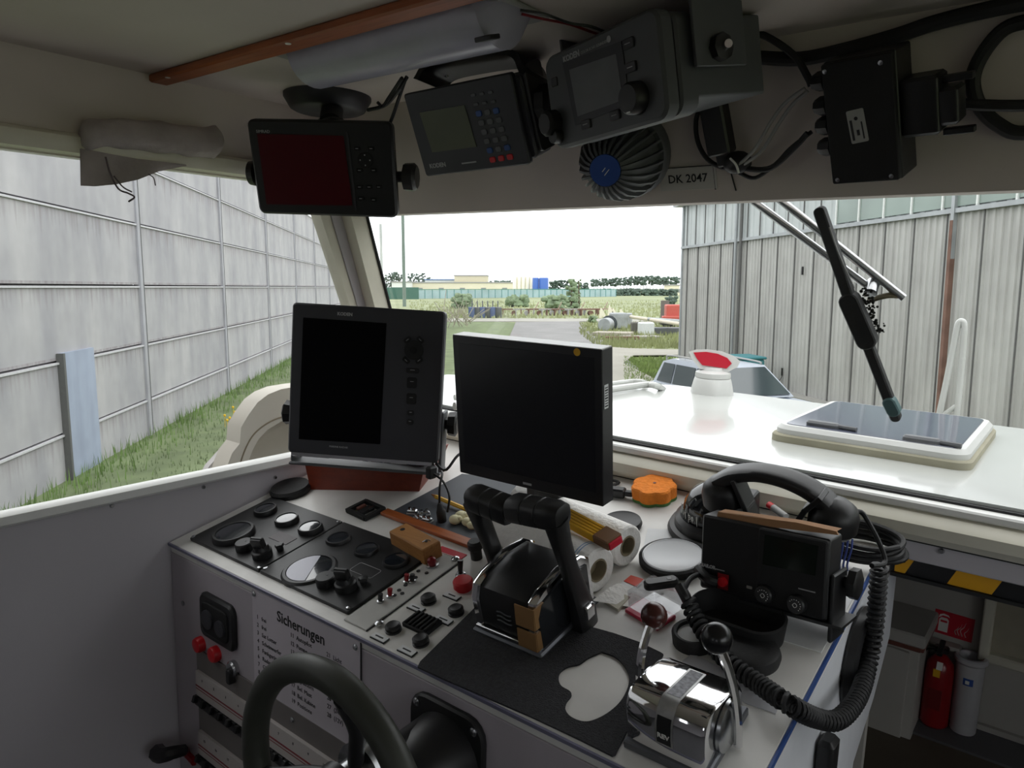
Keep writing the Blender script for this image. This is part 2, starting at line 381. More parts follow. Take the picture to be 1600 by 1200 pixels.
# fore cabin seen through the gap
b = mb(FLOORB); b.box((.05, 1.63, -1.055), (2.3, .70, .03)); structure(b, 'floor_fore', CAB, (0, 1.6, -1.04))
b = mb(BULK); b.box((.05, 1.97, -.73), (2.3, .03, .74)); b.box((-.95, 1.63, -.73), (.03, .66, .74)); b.box((1.1, 1.63, -.73), (.03, .66, .74))
structure(b, 'wall_fore', CAB, (0, 1.97, -.73))
b = mb(FLOORG); b.box((.05, 1.89, -1.037), (2.2, .12, .006)); b.use(BULK).box((.05, 1.948, -1.028), (2.2, .012, .014)); structure(b, 'baseboard_fore', CAB, (0, 1.93, -1.035))
# ------------------------------------------------------------------ items around the gap
b = mb(HAZB); b.box((.18, 1.318, -.45), (.80, .012, .050), .001)
b.use(RUB).box((.18, 1.316, -.478), (.80, .02, .006)); b.use(HAZY)
k0, k1 = CAB.hit(1508, 880, 1, 1.312), CAB.hit(1580, 897, 1, 1.312); wv = k1.x - k0.x; sl = .021
x = k0.x - 2 * wv
for i in range(6):
    xa = max(x, -.215); b.poly([(xa, 1.3115, -.426), (x + wv, 1.3115, -.426), (x + wv - sl, 1.3115, -.474), (max(x - sl, -.215), 1.3115, -.474)]) if x + wv > -.21 else None
    x += 2 * wv
b.solo('hazard_strip', 'yellow and black striped warning strip along the beam above the way down', 'warning strip', CAB, (0, 1.318, -.45))
W2 = 1.95
p0 = CAB.hit(1461, 955, 1, W2); p1 = CAB.hit(1518, 1002, 1, W2)
cx, cz, sw, sh = (p0.x + p1.x) / 2, (p0.z + p1.z) / 2, .082, .058
b = mb(REDL); b.at(T(cx, W2 + .006, cz) @ FACE @ RZ(-.03)); b.rbox(sw, sh, .003, .001, .0003)
b.use(LETTERW); b.M = b.M @ T(0, 0, .0032)
b.prism([(-.030, -.022), (-.010, -.022), (-.010, .008), (-.014, .013), (-.026, .013), (-.030, .008)], 0, .0004)
b.prism([(-.032, .010), (-.030, .019), (-.022, .023), (-.012, .021), (-.009, .016), (-.014, .018), (-.024, .018), (-.028, .014)], 0, .0004)
for x0, y0, k_ in ((.008, -.020, .8), (.014, -.020, 1.1), (.021, -.020, 1.3), (.028, -.020, .9)):
    b.tube([(x0, y0, .0003), (x0 - .004 * k_, y0 + .010 * k_, .0003), (x0 + .001, y0 + .018 * k_, .0003), (x0 + .004, y0 + .028 * k_, .0003)], lambda s_: .0022 * (1.05 - s_), 6, flat=.2)
b.use(REDL).box((-.02, .004, .0006), (.014, .005, .0006))
b.solo('fire_extinguisher_sign', 'red sign with white extinguisher and flame symbols on the lower white wall', 'sign', CAB, (cx, W2 + .003, cz))
# extinguisher
ex = CAB.hit(1464, 1080, 1, 1.90); eb = -1.035
t = thing('fire_extinguisher', 'red fire extinguisher standing in the corner under the red sign', 'fire extinguisher', CAB, (ex.x, 1.90, eb))
Me = T(ex.x, 1.90, eb)
EXR = mat('extinguisher_red', '#8a1119', .3, var=.04)
b = mb(EXR, Me); b.lathe([(.025, 0), (.030, .006), (.030, .135), (.027, .155), (.016, .170), (.009, .176), (.009, .182), (0, .182)]); b.part('cylinder', t)
b = mb(BLK, Me); b.box((0, -.004, .19), (.03, .022, .014), .003); b.box((0, -.02, .202), (.012, .05, .006), .002, RX(.25)); b.box((0, -.02, .19), (.012, .045, .005), .002); b.tube([(-.014, 0, .188), (-.034, -.01, .18), (-.038, -.012, .12), (-.036, -.012, .06)], .005); b.part('valve_handle', t, 'black valve and hose')
mb(LETTERW, Me).box((.002, -.0275, .158), (.012, .003, .018), 0, RX(-.5)).part('white_tag', t, 'white tag'); mb(YELR, Me).box((-.002, -.0298, .140), (.014, .003, .018)).part('yellow_tag', t, 'yellow tag'); mb(mat('label_dark_red', '#6d1016', .5), Me).box((0, -.0296, .075), (.026, .002, .05)).part('label', t, 'dark red label')
cupx = CAB.hit(1512, 1080, 1, 1.90)
b = mb(BULK); b.box((-.21, 1.935, -.850), (.10, .035, .012), .004); b.solo('wall_ledge', 'small white ledge on the lower wall just under the red sign', 'ledge', CAB, (-.21, 1.94, -.85))
t = thing('cup_dispenser', 'pale translucent upright tube with a small blue label beside the extinguisher', 'dispenser', CAB, (cupx.x - .002, 1.915, -1.035))
Mc = T(cupx.x - .002, 1.915, -1.035)
b = mb(mat('frosted_plastic', '#bdbcbf', .4, var=.04), Mc); b.lathe([(.025, 0), (.027, .004), (.029, .17), (.034, .176), (.034, .183), (.031, .187), (.025, .187), (.024, .16), (0, .158)]); b.part('tube', t)
b = mb(BLUEST, Mc); b.loops([[(.0294 * math.sin(a), -.0294 * math.cos(a), z) for a in [(-.3 + i * .1) for i in range(8)]] for z in (.125, .142)], (False, False), False); b.use(LETTERW).box((0.0, -.0300, .133), (.008, .001, .008)); b.part('label', t, 'blue and white label')
# cabinet with brown trim
t = thing('low_cabinet', 'low white cabinet with a brown edge strip left of the extinguisher', 'cabinet', CAB, (-.53, 1.80, -1.08))
b = mb(BULK); b.box((-.53, 1.875, -.945), (.61, .15, .28), .003); b.part('body', t)
b = mb(BULK); b.box((-.53, 1.868, -.795), (.63, .170, .03), .004); b.part('top', t)
b = mb(BRTRIM); b.box((-.53, 1.792, -.815), (.615, .012, .012), .002); b.box((-.223, 1.87, -.815), (.012, .16, .012), .002); b.part('edge_strip', t, 'dark brown edge strip')
b = mb(BULK); b.box((-.52, 1.797, -.94), (.55, .010, .22), .002); b.part('door', t)
# locker frame at right
q0 = CAB.hit(1540, 935, 1, 1.94); q1 = CAB.hit(1558, 1015, 1, 1.94); q2 = CAB.hit(1540, 1030, 1, 1.94)
t = thing('locker', 'cream framed recessed locker in the lower white wall right of the sign', 'locker', CAB, (.1, 1.94, -.8))
b = mb(CREAM); X0 = q0.x; X1 = q0.x + .42; Z1 = -.69; Z0 = q2.z
for bx in (((X0 + X1) / 2, Z0 + .011, X1 - X0, .022), ((X0 + X1) / 2, Z1, X1 - X0, .022), (X0 + .011, (Z0 + Z1) / 2, .022, Z1 - Z0), (X1 - .011, (Z0 + Z1) / 2, .022, Z1 - Z0)):
    b.box((bx[0], 1.935, bx[1]), (bx[2], .03, bx[3]), .004)
b.part('frame', t)
b = mb(mat('locker_panel', '#a8a290', .6)); b.box(((X0 + X1) / 2, 1.948, (Z0 + Z1) / 2), (X1 - X0 - .04, .006, Z1 - Z0 - .02)); b.part('panel', t)
b = mb(BLK); p = CAB.hit(1599, 968, 1, 1.94); b.cyl((p.x + .01, 1.945, p.z), (p.x + .01, 1.935, p.z), .006); b.part('latch', t)
# ================================================================== CONSOLE
t_con = thing('control_console', 'white steering console with blue edge trim built against the left side', 'console', CAB, (-.8, .667, ZF))
XR = -.222; VM = .628
UL = LX + .004
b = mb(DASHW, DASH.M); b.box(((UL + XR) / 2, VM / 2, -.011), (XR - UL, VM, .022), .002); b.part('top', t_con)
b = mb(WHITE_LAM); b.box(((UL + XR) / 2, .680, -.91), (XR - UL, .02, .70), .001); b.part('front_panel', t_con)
Zb = -.5393 - .02
b = mb(mat('side_panel_white', '#d6d8dc', .45, var=.04)); b.prism([(.67, -.562), (1.285, -.428), (1.385, -.44), (1.385, -.62), (1.30, -.70), (1.19, -.76), (1.13, -1.25), (.67, -1.25)], XR - .018, XR - .001, YZ); b.part('side_panel', t_con)
b = mb(BLUETR, DASH.M); b.box((XR + .001, .28, -.004), (.003, .56, .008)); b.use(mat('edge_front', '#77768c', .5)).box(((UL + XR) / 2, -.0012, -.003), (XR - UL, .003, .006)); b.part('edge_trim', t_con, 'blue edge trim')
def knobpart(name, q, prof, mats, label=None, Rm=None):
    p = D(*q); b = mb(mats, DASH.M @ T(p.x, p.y, 0) @ (Rm or Matrix.Identity(4))); b.lathe(prof, n=20); return b.part(name, t_con, label)
for q in ((670, 940), (713, 958), (615, 985), (658, 1005)):
    knobpart('push_button', q, [(.0125, 0), (.0125, .003), (.010, .004), (.012, .005), (.012, .009), (.009, .0115), (.005, .0105), (0, .0105)], BLK, 'black button')
    p = D(*q); b = mb(RUB, DASH.M @ T(p.x - .004, p.y - .024, .0)); b.box((0, 0, .001), (.030, .0125, .002)); b.use(PAPER).box((0, 0, .0025), (.028, .0105, .0015)); b.use(LETTERB).box((0, 0, .0035), (.016, .0022, .0004)); b.part('label_plate', t_con, 'small white label plate')
p = D(725, 920); knobpart('emergency_button', (725, 920), [(.013, 0), (.013, .004), (.0165, .005), (.0165, .015), (.0145, .0175), (0, .018)], RED, 'big red button')
b = mb(RUB, DASH.M @ T(p.x - .002, p.y - .026, 0)); b.box((0, 0, .001), (.030, .0125, .002)); b.use(PAPER).box((0, 0, .0025), (.028, .0105, .0015)); b.use(LETTERB).box((0, 0, .0035), (.014, .0022, .0004)); b.part('label_plate', t_con, 'small white label plate')
p = D(720, 900); b = mb(STEEL, DASH.M @ T(p.x, p.y, 0)); b.lathe([(.009, 0), (.009, .003), (.006, .004), (.006, .007)]); b.use(BLK).cyl((0, 0, .005), (-.002, .006, .026), .0035, .005, 12); b.part('toggle_switch', t_con, 'toggle with black lever')
p = D(745, 872); b = mb(BLK, DASH.M @ T(p.x, p.y, 0)); b.lathe([(.010, 0), (.010, .018), (.013, .02), (.013, .03), (.010, .034), (0, .034)]); b.part('pull_knob', t_con, 'black pull knob')
p = D(660, 976); b = mb(BLKM, DASH.M @ T(p.x, p.y, 0)); b.rbox(.052, .036, .006, .003, .001)
for i in range(6): b.box((-.02 + i * .008, 0, .007), (.004, .032, .004), .001)
b.part('vent_grille', t_con, 'black slotted buzzer grille')
# red label plate
p = D(700, 868); b = mb(REDL, DASH.M @ T(p.x, p.y, 0)); b.rbox(.060, .034, .0015, .001, .0003); b.use(LETTERW).box((0, 0, .002), (.05, .0012, .0005)); b.part('red_plate', t_con, 'red label plate')
# white switch strip between the black panels and the buttons
b = mb(mat('switch_plate_white', '#bdbcb8', .5, var=.06, scale=14), DASH.M); b.box((-.826, .121, .0015), (.052, .215, .003), .001)
b.use(RUB).box((-.799, .121, .0008), (.0016, .216, .0018))
for q in ((650, 905), (641, 905), (654, 895), (634, 917), (624, 925), (617, 933), (667, 898), (629, 930)):
    p = D(*q); b.cyl((p.x, p.y, .002), (p.x, p.y, .0042), .0034, n=12)
for q in ((593, 977), (712, 876)):
    p = D(*q); b.use(STEEL).lathe([(.007, .003), (.007, .005), (.004, .007), (0, .007)], T(p.x, p.y, 0), 14)
b.part('switch_plate', t_con, 'worn white switch plate with round holes')
p = D(676, 886); b = mb(STEEL, DASH.M @ T(p.x, p.y, .003)); b.lathe([(.011, 0), (.011, .003), (.007, .004)]); b.use(DRED).lathe([(.007, .004), (.008, .009), (.007, .013), (.003, .016), (0, .016)]); b.part('indicator_lamp', t_con, 'dark red lamp')
for q, m_ in (((595, 943), BLK), ((610, 935), DRED), ((636, 912), DRED), ((645, 912), BLK)):
    p = D(*q); b = mb(STEEL, DASH.M @ T(p.x, p.y, .003)); b.lathe([(.006, 0), (.006, .003), (.0045, .004)], n=12); b.use(m_).cyl((0, 0, .003), (.001, .002, .014), .0035, .0042, 10); b.part('small_switch', t_con)
# front face items
def FP(px, py): return CAB.hit(px, py, 1, .668)
FR0 = T(0, .670, 0) @ FACE
def fm(px, py, dy=0): p = FP(px, py); return T(p.x, .670 - dy, p.z) @ FACE
b = mb(BLK, fm(342, 970)); b.rbox(.115, .088, .009, .018, .004); b.use(BLKM).rbox(.085, .06, .003, .012, .001, T(0, 0, .009)); b.use(CHAR).lathe([(.018, .012), (.018, .016), (.012, .018), (0, .018)], T(-.02, 0, 0)).lathe([(.015, .012), (.015, .016), (0, .017)], T(.022, -.004, 0)); b.part('socket_plate', t_con, 'black double socket plate')
for q in ((314, 1006), (338, 1021)):
    b = mb(RED, fm(*q)); b.lathe([(.015, 0), (.015, .009), (.013, .013), (.006, .0145), (0, .0145)]); b.part('red_button', t_con, 'red button')
b = mb(STEEL, fm(366, 1044)); b.lathe([(.015, 0), (.015, .008), (.012, .011), (.008, .011), (0, .008)]); b.use(BLK).rbox(.014, .03, .012, .006, .002, T(0, -.012, .004)); b.part('key_switch', t_con, 'chrome key switch with black key')
b = mb(STEEL, fm(285, 943)); b.lathe([(.005, 0), (.005, .002), (0, .003)], n=12); b.part('screw', t_con)
# fuse legend plate
a0, a1 = FP(393, 927), FP(565, 1010); w_, h_ = .282, .205
cxp, czp = a0.x + w_ / 2 + .002, -.5465 - h_ / 2 - .003
t = thing('fuse_legend_plate', "pale plate headed Sicherungen screwed to the console front behind the wheel", 'plate', CAB, (cxp, .67, czp))
Mp = T(cxp, .670, czp) @ FACE
b = mb(mat('legend_plate', '#c3bcc3', .55, var=.03), Mp); b.rbox(w_, h_, .0025, .002, .0005); b.use(RUB).box((w_ / 2 + .001, 0, .0008), (.002, h_, .0016)); b.part('board', t)
b = mb(LETTERB, Mp @ T(0, 0, .0026)); b.text('Sicherungen', .026, T(-.005, h_ / 2 - .026, 0), bold=.0004)
for c, (xc, y0, names) in enumerate(((-.128, .062, ['1   frei', '2   frei', '3   Sat Lotter', '4   Scheinwerfer', '5   Funkgerät', '6   Radar', '7   GPS', '8   Echolot', '9   Horn']),
                                     (-.032, .062, ['11  Autopilot', '12  Pumpe', '13  Kühlung', '14  Ruder', '15  Sat Compass', '16  Signalhorn', '17  Bel. Mast', '18  Bel. Kabine', '19  Positions']),
                                     (.062, .062, ['21  Licht', '22  Licht', '23  Wischer', '24  Heizung', '25  AIS', '26  Reserve', '27  (24V)', '28  (12V)']))):
    for i, s_ in enumerate(names): b.text(s_, .0105, T(xc, y0 - .006 - i * .0145, 0), align='LEFT')
b.part('lettering', t, 'black lettering')
for x_, y_ in ((-w_ / 2 + .007, h_ / 2 - .007), (w_ / 2 - .009, h_ / 2 - .01), (-.03, -h_ / 2 + .008)): mb(STEEL, Mp).lathe([(.005, .0025), (.005, .004), (.003, .0055), (0, .0055)], T(x_, y_, 0), 12).part('screw', t, 'steel screw')
# breaker panel
t = thing('breaker_panel', 'grey breaker panel with rows of small black switches low on the console front', 'breaker panel', CAB, (-1.02, .669, -.76))
bx0, bx1, bz1, bz0 = -1.278, -.68, -.728, -1.12
b = mb(mat('breaker_grey', '#6f6a68', .55, var=.05), T((bx0 + bx1) / 2, .670, (bz0 + bz1) / 2) @ FACE); b.rbox(bx1 - bx0, bz1 - bz0, .003, .002, .0005); b.part('panel', t)
for r_ in range(3):
    z_ = -.795 - r_ * .125
    b = mb(mat('breaker_strip', '#b9b3b0', .55, var=.03), T((bx0 + bx1) / 2, .667, z_) @ FACE); b.rbox(bx1 - bx0 - .01, .05, .006, .001, .0005)
    b.use(DRED).box((0, -.004, .0062), (bx1 - bx0 - .01, .0028, .0006)).box((0, -.010, .0062), (bx1 - bx0 - .01, .0012, .0006)); b.use(LETTERB)
    for i in range(14): b.text(str(i + 1 + 14 * r_), .007, T(-.27 + i * .041, .012, .0062))
    b.part('strip', t, 'white strip with red line')
    for i in range(20):
        if (i * 7 + r_) % 11 == 5: continue
        x_ = bx0 + .014 + i * .0290
        b = mb(BLK, T(x_, .667, z_ - .036) @ FACE); b.box((0, 0, .004), (.026, .020, .008), .001); b.box((-.004, .006, .011), (.008, .013, .010), .001, RX(-.35)); b.part('breaker', t)
# lever at lower left
p = FP(262, 1178)
t = thing('shut_off_lever', 'dark lever with a red arm sticking out at the lower left of the console', 'lever', CAB, (p.x, .64, p.z))
b = mb(DRED); b.tube([FP(305, 1190), FP(292, 1176), CAB.hit(285, 1172, 1, .65)], .009); b.part('arm', t, 'red arm')
b = mb(BLK); b.tube([CAB.hit(287, 1172, 1, .645), CAB.hit(270, 1176, 1, .62), CAB.hit(254, 1180, 1, .61), CAB.hit(246, 1176, 1, .61)], lambda s: .011 + .006 * s); b.part('handle', t, 'dark handle')
# ------------------------------------------------------------------ instrument panels
def gauge(t, q, R, h=.009, glare=GGLASS, name='gauge', label=None):
    p = D(q[0], q[1], h); Mg = DASH.M @ T(p.x, p.y, 0)
    b = mb(BLK, Mg); b.lathe([(R * 1.16, 0), (R * 1.16, h * .7), (R * 1.08, h), (R * .96, h), (R * .94, h - .0025), (0, h - .0025)], n=40); g = b.part(name, t, label)
    b = mb(glare, Mg); b.lathe([(0, h - .0022), (R * .92, h - .0022), (R * .92, h - .0014), (0, h - .0008)], n=40); b.part('glass', g)
    return g, Mg
def ipanel(t, u0, u1, v0, v1):
    b = mb(BLK, DASH.M @ T((u0 + u1) / 2, (v0 + v1) / 2, 0)); b.rbox(u1 - u0 - .003, v1 - v0, .006, .002, .001)
    b.use(LETTER)
    b.part('face_plate', t)
def knob3(t, qa, qb, qc):
    p = D(*qa, .012); b = mb(BLK, DASH.M @ T(p.x, p.y, .006)); b.lathe([(.0165, 0), (.0165, .013), (.015, .015), (0, .015)], n=28); b.use(GREYP).cyl((.001, .004, .0152), (.001, .004, .0156), .0016, n=8); b.part('instrument_cover', t)
    p = D(*qb, .015); b = mb(BLK, DASH.M @ T(p.x, p.y, .006)); b.lathe([(.018, 0), (.018, .012), (.015, .014), (.013, .022), (0, .022)], n=28); b.at(b.M @ RZ(.35) @ RX(.2)); b.box((0, .002, .026), (.024, .012, .026), .002); b.box((0, .003, .038), (.026, .007, .006), .002); b.part('ignition_switch', t)
    p = D(*qc, .01); b = mb(BLK, DASH.M @ T(p.x, p.y, .006)); b.lathe([(.006, 0), (.006, .006), (.008, .007), (.007, .012), (0, .013)], n=14, mod=lambda a, z: 1 + .15 * math.cos(5 * a)); b.part('small_knob', t)
V0, V1, U0, U1, U2 = .026, .216, -1.333, -1.097, -.855
t = thingD('engine_gauge_cluster', 'black engine panel nearest the left wall with four ringed gauges', 'instrument panel', ((U0 + U1) / 2, .12, 0), 'engine instrument panels')
ipanel(t, U0, U1, V0, V1)
gauge(t, (364, 829), .035, .017)
for q in ((414, 793), (447, 808), (484, 821)): gauge(t, q, .0205, .016)
knob3(t, (382, 853), (409, 862), (437, 856))
p = D(443, 845); b = mb(mat('dusty_plate', '#4a4346', .5), DASH.M @ T(p.x, p.y, .006)); b.rbox(.055, .026, .0008, .001, .0002); b.part('name_plate', t)
for u_, v_ in ((U0 + .006, V0 + .006), (U1 - .006, V0 + .006), (U1 - .006, V1 - .006)): mb(STEEL, DASH.M).lathe([(.004, .006), (.004, .008), (0, .009)], T(u_, v_, 0), 10).part('screw', t, 'steel screw')
t = thingD('engine_gauge_cluster', 'black engine panel whose big gauge holds a half white disc', 'instrument panel', ((U2 + U1) / 2, .12, 0), 'engine instrument panels')
ipanel(t, U1, U2, V0, V1)
g, Mg = gauge(t, (483, 887), .042, .0095, label='large gauge with a half white disc')
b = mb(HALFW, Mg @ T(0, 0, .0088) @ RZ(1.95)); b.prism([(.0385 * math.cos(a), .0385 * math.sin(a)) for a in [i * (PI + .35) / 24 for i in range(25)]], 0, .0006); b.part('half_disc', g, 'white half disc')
for q in ((528, 839), (572, 856), (618, 873)): gauge(t, q, .0205, .0115)
knob3(t, (509, 907), (540, 912), (568, 908))
p = D(572, 896); b = mb(LETTER, DASH.M @ T(p.x, p.y, .0062)); o_ = rrect(.054, .026, .004, 3)
b.tube([(x_, y_, 0) for x_, y_ in o_ + o_[:1]], .0005, 4, smooth=False); b.part('outline', t, 'thin grey outline')
for u_, v_ in ((U2 - .008, V1 - .008), (U2 - .008, V0 + .008), (U1 + .006, V0 + .01)): mb(STEEL, DASH.M).lathe([(.004, .006), (.004, .008), (0, .009)], T(u_, v_, 0), 10).part('screw', t, 'steel screw')
# ------------------------------------------------------------------ anti-slip sheet with a hole
def dpts(L, h=0): return [(D(x, y, h).x, D(x, y, h).y) for x, y in L]
hole = dpts([(940, 1021), (920, 1030), (905, 1040), (888, 1044), (876, 1052), (873, 1062), (877, 1074), (890, 1082), (893, 1089), (885, 1100), (884, 1112), (893, 1123), (912, 1130), (930, 1127), (952, 1115), (970, 1098), (981, 1077), (983, 1060), (975, 1042), (960, 1028)])
outer = dpts([(650, 1043), (752, 942), (790, 950), (860, 965), (935, 985), (960, 992), (1000, 1006), (1037, 1024), (1020, 1060), (995, 1115), (960, 1185), (900, 1155), (830, 1122), (770, 1096), (700, 1066)])
b = mb(MATB, DASH.M)
n_ = 160
def resample(P, n, start=None):
    P = [V((p[0], p[1], 0)) for p in P]; Q = P + [P[0]]; Ls = [(b_ - a_).length for a_, b_ in zip(Q, Q[1:])]; tot = sum(Ls); out = []
    for i in range(n):
        s_ = tot * i / n
        for j, l in enumerate(Ls):
            if s_ <= l: out.append(Q[j].lerp(Q[j + 1], s_ / l)); break
            s_ -= l
    return out
hp = resample([tuple(p)[:2] for p in catmull([(x, y, 0) for x, y in hole] + [(hole[0][0], hole[0][1], 0)], 4)][:-1], n_)
cc = sum(hp, V((0, 0, 0))) / n_
op = []
O3 = [V((x, y, 0)) for x, y in outer]
for p in hp:                                                       # cast from the hole's middle out to the outline
    d = (p - cc).normalized(); best = None
    for a_, b_ in zip(O3, O3[1:] + O3[:1]):
        e = b_ - a_; den = d.x * e.y - d.y * e.x
        if abs(den) < 1e-9: continue
        w = a_ - cc; tt = (w.x * e.y - w.y * e.x) / den; uu = (w.x * d.y - w.y * d.x) / den
        if tt > 0 and -1e-6 <= uu <= 1 + 1e-6 and (best is None or tt < best): best = tt
    op.append(cc + d * best)
TOPM = .003
b.loops([[(p.x, p.y, .0002) for p in hp], [(p.x, p.y, TOPM) for p in hp], [(p.x, p.y, TOPM) for p in op], [(p.x, p.y, .0002) for p in op]], (False, False))
b.solo('anti_slip_sheet', 'black gritty anti-slip sheet with a ragged hole on the console top', 'sheet', CAB, tuple(DASH.M @ cc))
# ================================================================== THINGS ON THE CONSOLE
def soloD(b, name, label, cat, loc, group=None): return b.solo(name, label, cat, CAB, tuple(DASH.M @ V(loc)), group)
DM = DASH.M
def slab(name, label, cat, px, h, m, z0=.0004, group=None):
    P = dpts(px); c = sum((V((x, y, 0)) for x, y in P), V((0, 0, 0))) / len(P)
    b = mb(m, DM); b.prism(P, z0, z0 + h); return soloD(b, name, label, cat, (c.x, c.y, 0), group)
def blade(b, path, wid, th, ax=0):
    # rectangular rounded section swept along a path lying in a plane of constant axis 0
    L = []
    for i, p in enumerate(path):
        a = path[max(i - 1, 0)]; c = path[min(i + 1, len(path) - 1)]; d = (V(c) - V(a)).normalized(); side = V((1, 0, 0)); o = d.cross(side).normalized()
        w = wid[i]; L.append([V(p) + side * x * th[i] / 1 + o * y * w for x, y in rrect(1, 1, .28, 3)])
    b.loops(L); return b
# twin lever engine control
t = thingD('twin_lever_control', 'black and chrome twin lever engine control in the middle of the console', 'engine control', (-.594, .165, 0))
ua, ub = -.652, -.540
prof = [(.101, .004), (.098, .06), (.104, .078), (.122, .086), (.17, .094), (.215, .090), (.232, .078), (.238, .004)]
def sweep(b, prof, u0, u1, e=.004):
    cy = sum(p[0] for p in prof) / len(prof); cz = sum(p[1] for p in prof) / len(prof)
    ins = [(cy + (y - cy) * (1 - e * 14), cz + (z - cz) * (1 - e * 14)) for y, z in prof]
    b.loops([[(u0, y, z) for y, z in ins], [(u0 + e, y, z) for y, z in prof], [(u1 - e, y, z) for y, z in prof], [(u1, y, z) for y, z in ins]]); return b
b = mb(BLK, DM); sweep(b, prof, ua + .012, ub - .012, .002); b.part('housing', t)
for u0_, u1_ in ((ua, ua + .014), (ub - .014, ub)):
    b = mb(CHROME, DM); sweep(b, [(.098, .002), (.094, .062), (.101, .082), (.12, .0905), (.17, .0985), (.216, .094), (.236, .08), (.242, .002)], u0_, u1_, .003); b.part('chrome_cheek', t, 'chrome side cheek')
    b = mb(mat('dark_gloss', '#26282b', .12, var=.05), DM); sx = u0_ - .002 if u0_ < -.6 else u1_
    b.loops([[(sx, y, z) for y, z in [(.106, .01), (.103, .06), (.112, .076), (.17, .088), (.224, .076), (.228, .01)]], [(sx + .002, y, z) for y, z in [(.106, .01), (.103, .06), (.112, .076), (.17, .088), (.224, .076), (.228, .01)]]]); b.part('side_cover', t, 'dark glossy side cover')
b = mb(GUN, DM); b.box(((ua + ub) / 2, .170, .004), (ub - ua + .012, .152, .008), .003); b.part('base_plate', t)
b = mb(CHROME, DM); b.box(((ua + ub) / 2 - .004, .0965, .014), (.1, .004, .006), .001); b.part('front_strip', t)
# brown tape round the right front corner, wave badge
b = mb(TAPEB, DM)
for z0, z1 in ((.012, .040), (.046, .078)):
    b.box((ub - .015, .0945, (z0 + z1) / 2), (.032, .002, z1 - z0), 0, RX(-.03)); b.box((ub + .0008, .106, (z0 + z1) / 2), (.002, .022, z1 - z0))
b.part('tape_patch', t, 'brown adhesive tape')
b = mb(GREYP, DM)
for i in range(3): b.tube([(ua + .045 + j * .005, .0965 - .001 * i * 0, .052 - i * .007 + .0012 * math.sin(j * 1.3)) for j in range(6)], .0011, 5)
b.part('wave_badge', t, 'grey wavy line badge')
def lever(uS, pxs, wid, th, grip_u, label):
    path = [DASH.hit(x, y, 0, uS) for x, y in pxs]
    b = mb(BLK, DM); blade(b, path, wid, th); l = b.part('lever', t, label)
    e = path[-1]
    b = mb(BLK, DM); n = 12; L = []; us = [e.x + (grip_u - e.x) * s for s in (-.16, -.13, .02, .1, .3, .32, .34, .62, .64, .66, .93, .99, 1.0)]
    sc = [.62, .86, 1, 1, 1, .93, 1, 1, .93, 1, 1, .9, .7]
    for u_, k in zip(us, sc):
        s01 = (u_ - e.x) / (grip_u - e.x); L.append([(u_, e.y + .004 + y * .040 * k, e.z + .004 - .006 * s01 + z * .037 * k) for y, z in rrect(1, 1, .33, 3)])
    b.loops(L); g = b.part('grip', l, 'ribbed black grip')
    return path
pr_ = lever(-.523, [(917, 985), (912, 958), (903, 930), (890, 890), (878, 850), (868, 812)], [.042, .044, .036, .026, .028, .030], [.022, .022, .018, .018, .020, .030], -.600, 'right lever')
pl_ = lever(-.668, [(785, 905), (778, 880), (765, 845), (750, 808), (742, 784)], [.032, .028, .026, .028, .030], [.018, .018, .018, .020, .030], -.604, 'left lever')
b = mb(CHROME, DM); p = DASH.hit(921, 955, 0, -.511); b.box((p.x, p.y, p.z), (.006, .02, .022), .002); b.tube([q + V((.0075, -.008, 0)) for q in pr_[1:5]], .0011, 5); b.part('chrome_badge', t, 'chrome badge on the right lever')
# chrome two lever shift control
t = thingD('chrome_shift_control', 'chrome two-lever shift control with brown and black ball knobs at the console front', 'shift control', (-.315, .085, 0))
prof = [(.027, .0), (.026, .040), (.028, .056), (.033, .067), (.040, .0735), (.048, .0755), (.080, .0690), (.116, .0615), (.127, .055), (.133, .042), (.136, 0)]
ua, ub = -.364, -.270
b = mb(CHROME, DM); sweep(b, prof, ua, ub, .004); b.part('body', t, sharp=50)
b = mb(GUN, DM); b.box(((ua + ub) / 2, .083, .006), (ub - ua + .006, .120, .012), .002); b.part('base', t, 'dull metal base')
b = mb(TAPEG, DM); uc = -.316; w2 = .0105
def off(P, o): 
    out = []
    for i, (y, z) in enumerate(P):
        a = P[max(i - 1, 0)]; c = P[min(i + 1, len(P) - 1)]; d = V((c[0] - a[0], c[1] - a[1], 0)).normalized(); out.append((y - d.y * o, z + d.x * o))
    return out
strip = [(.0264, .028), (.026, .040), (.028, .056), (.033, .067), (.040, .0735), (.048, .0755), (.080, .0690), (.114, .0619)]
b.grid([[(uc - w2, y, z), (uc + w2, y, z)] for y, z in off(strip, .0006)]); b.use(BLK)
b.grid([[(uc - w2 * .8, y, z), (uc + w2 * .8, y, z)] for y, z in off([(.0264, .030), (.026, .040), (.028, .056), (.031, .063)], .0009)])
b.use(mat('strip_dark_print', '#4b4b50', .4, .4, var=.7, scale=170)); b.grid([[(uc - w2 * .75, y, z), (uc + w2 * .75, y, z)] for y, z in off([(.052, .0747), (.080, .0690), (.112, .0623)], .0009)])
b.use(LETTERW); b.text('REV', .0085, DM.inverted() @ DM @ T(uc, .0245, .041) @ FACE, bold=.0002)
b.part('label_strip', t, 'peeling foil label strip')
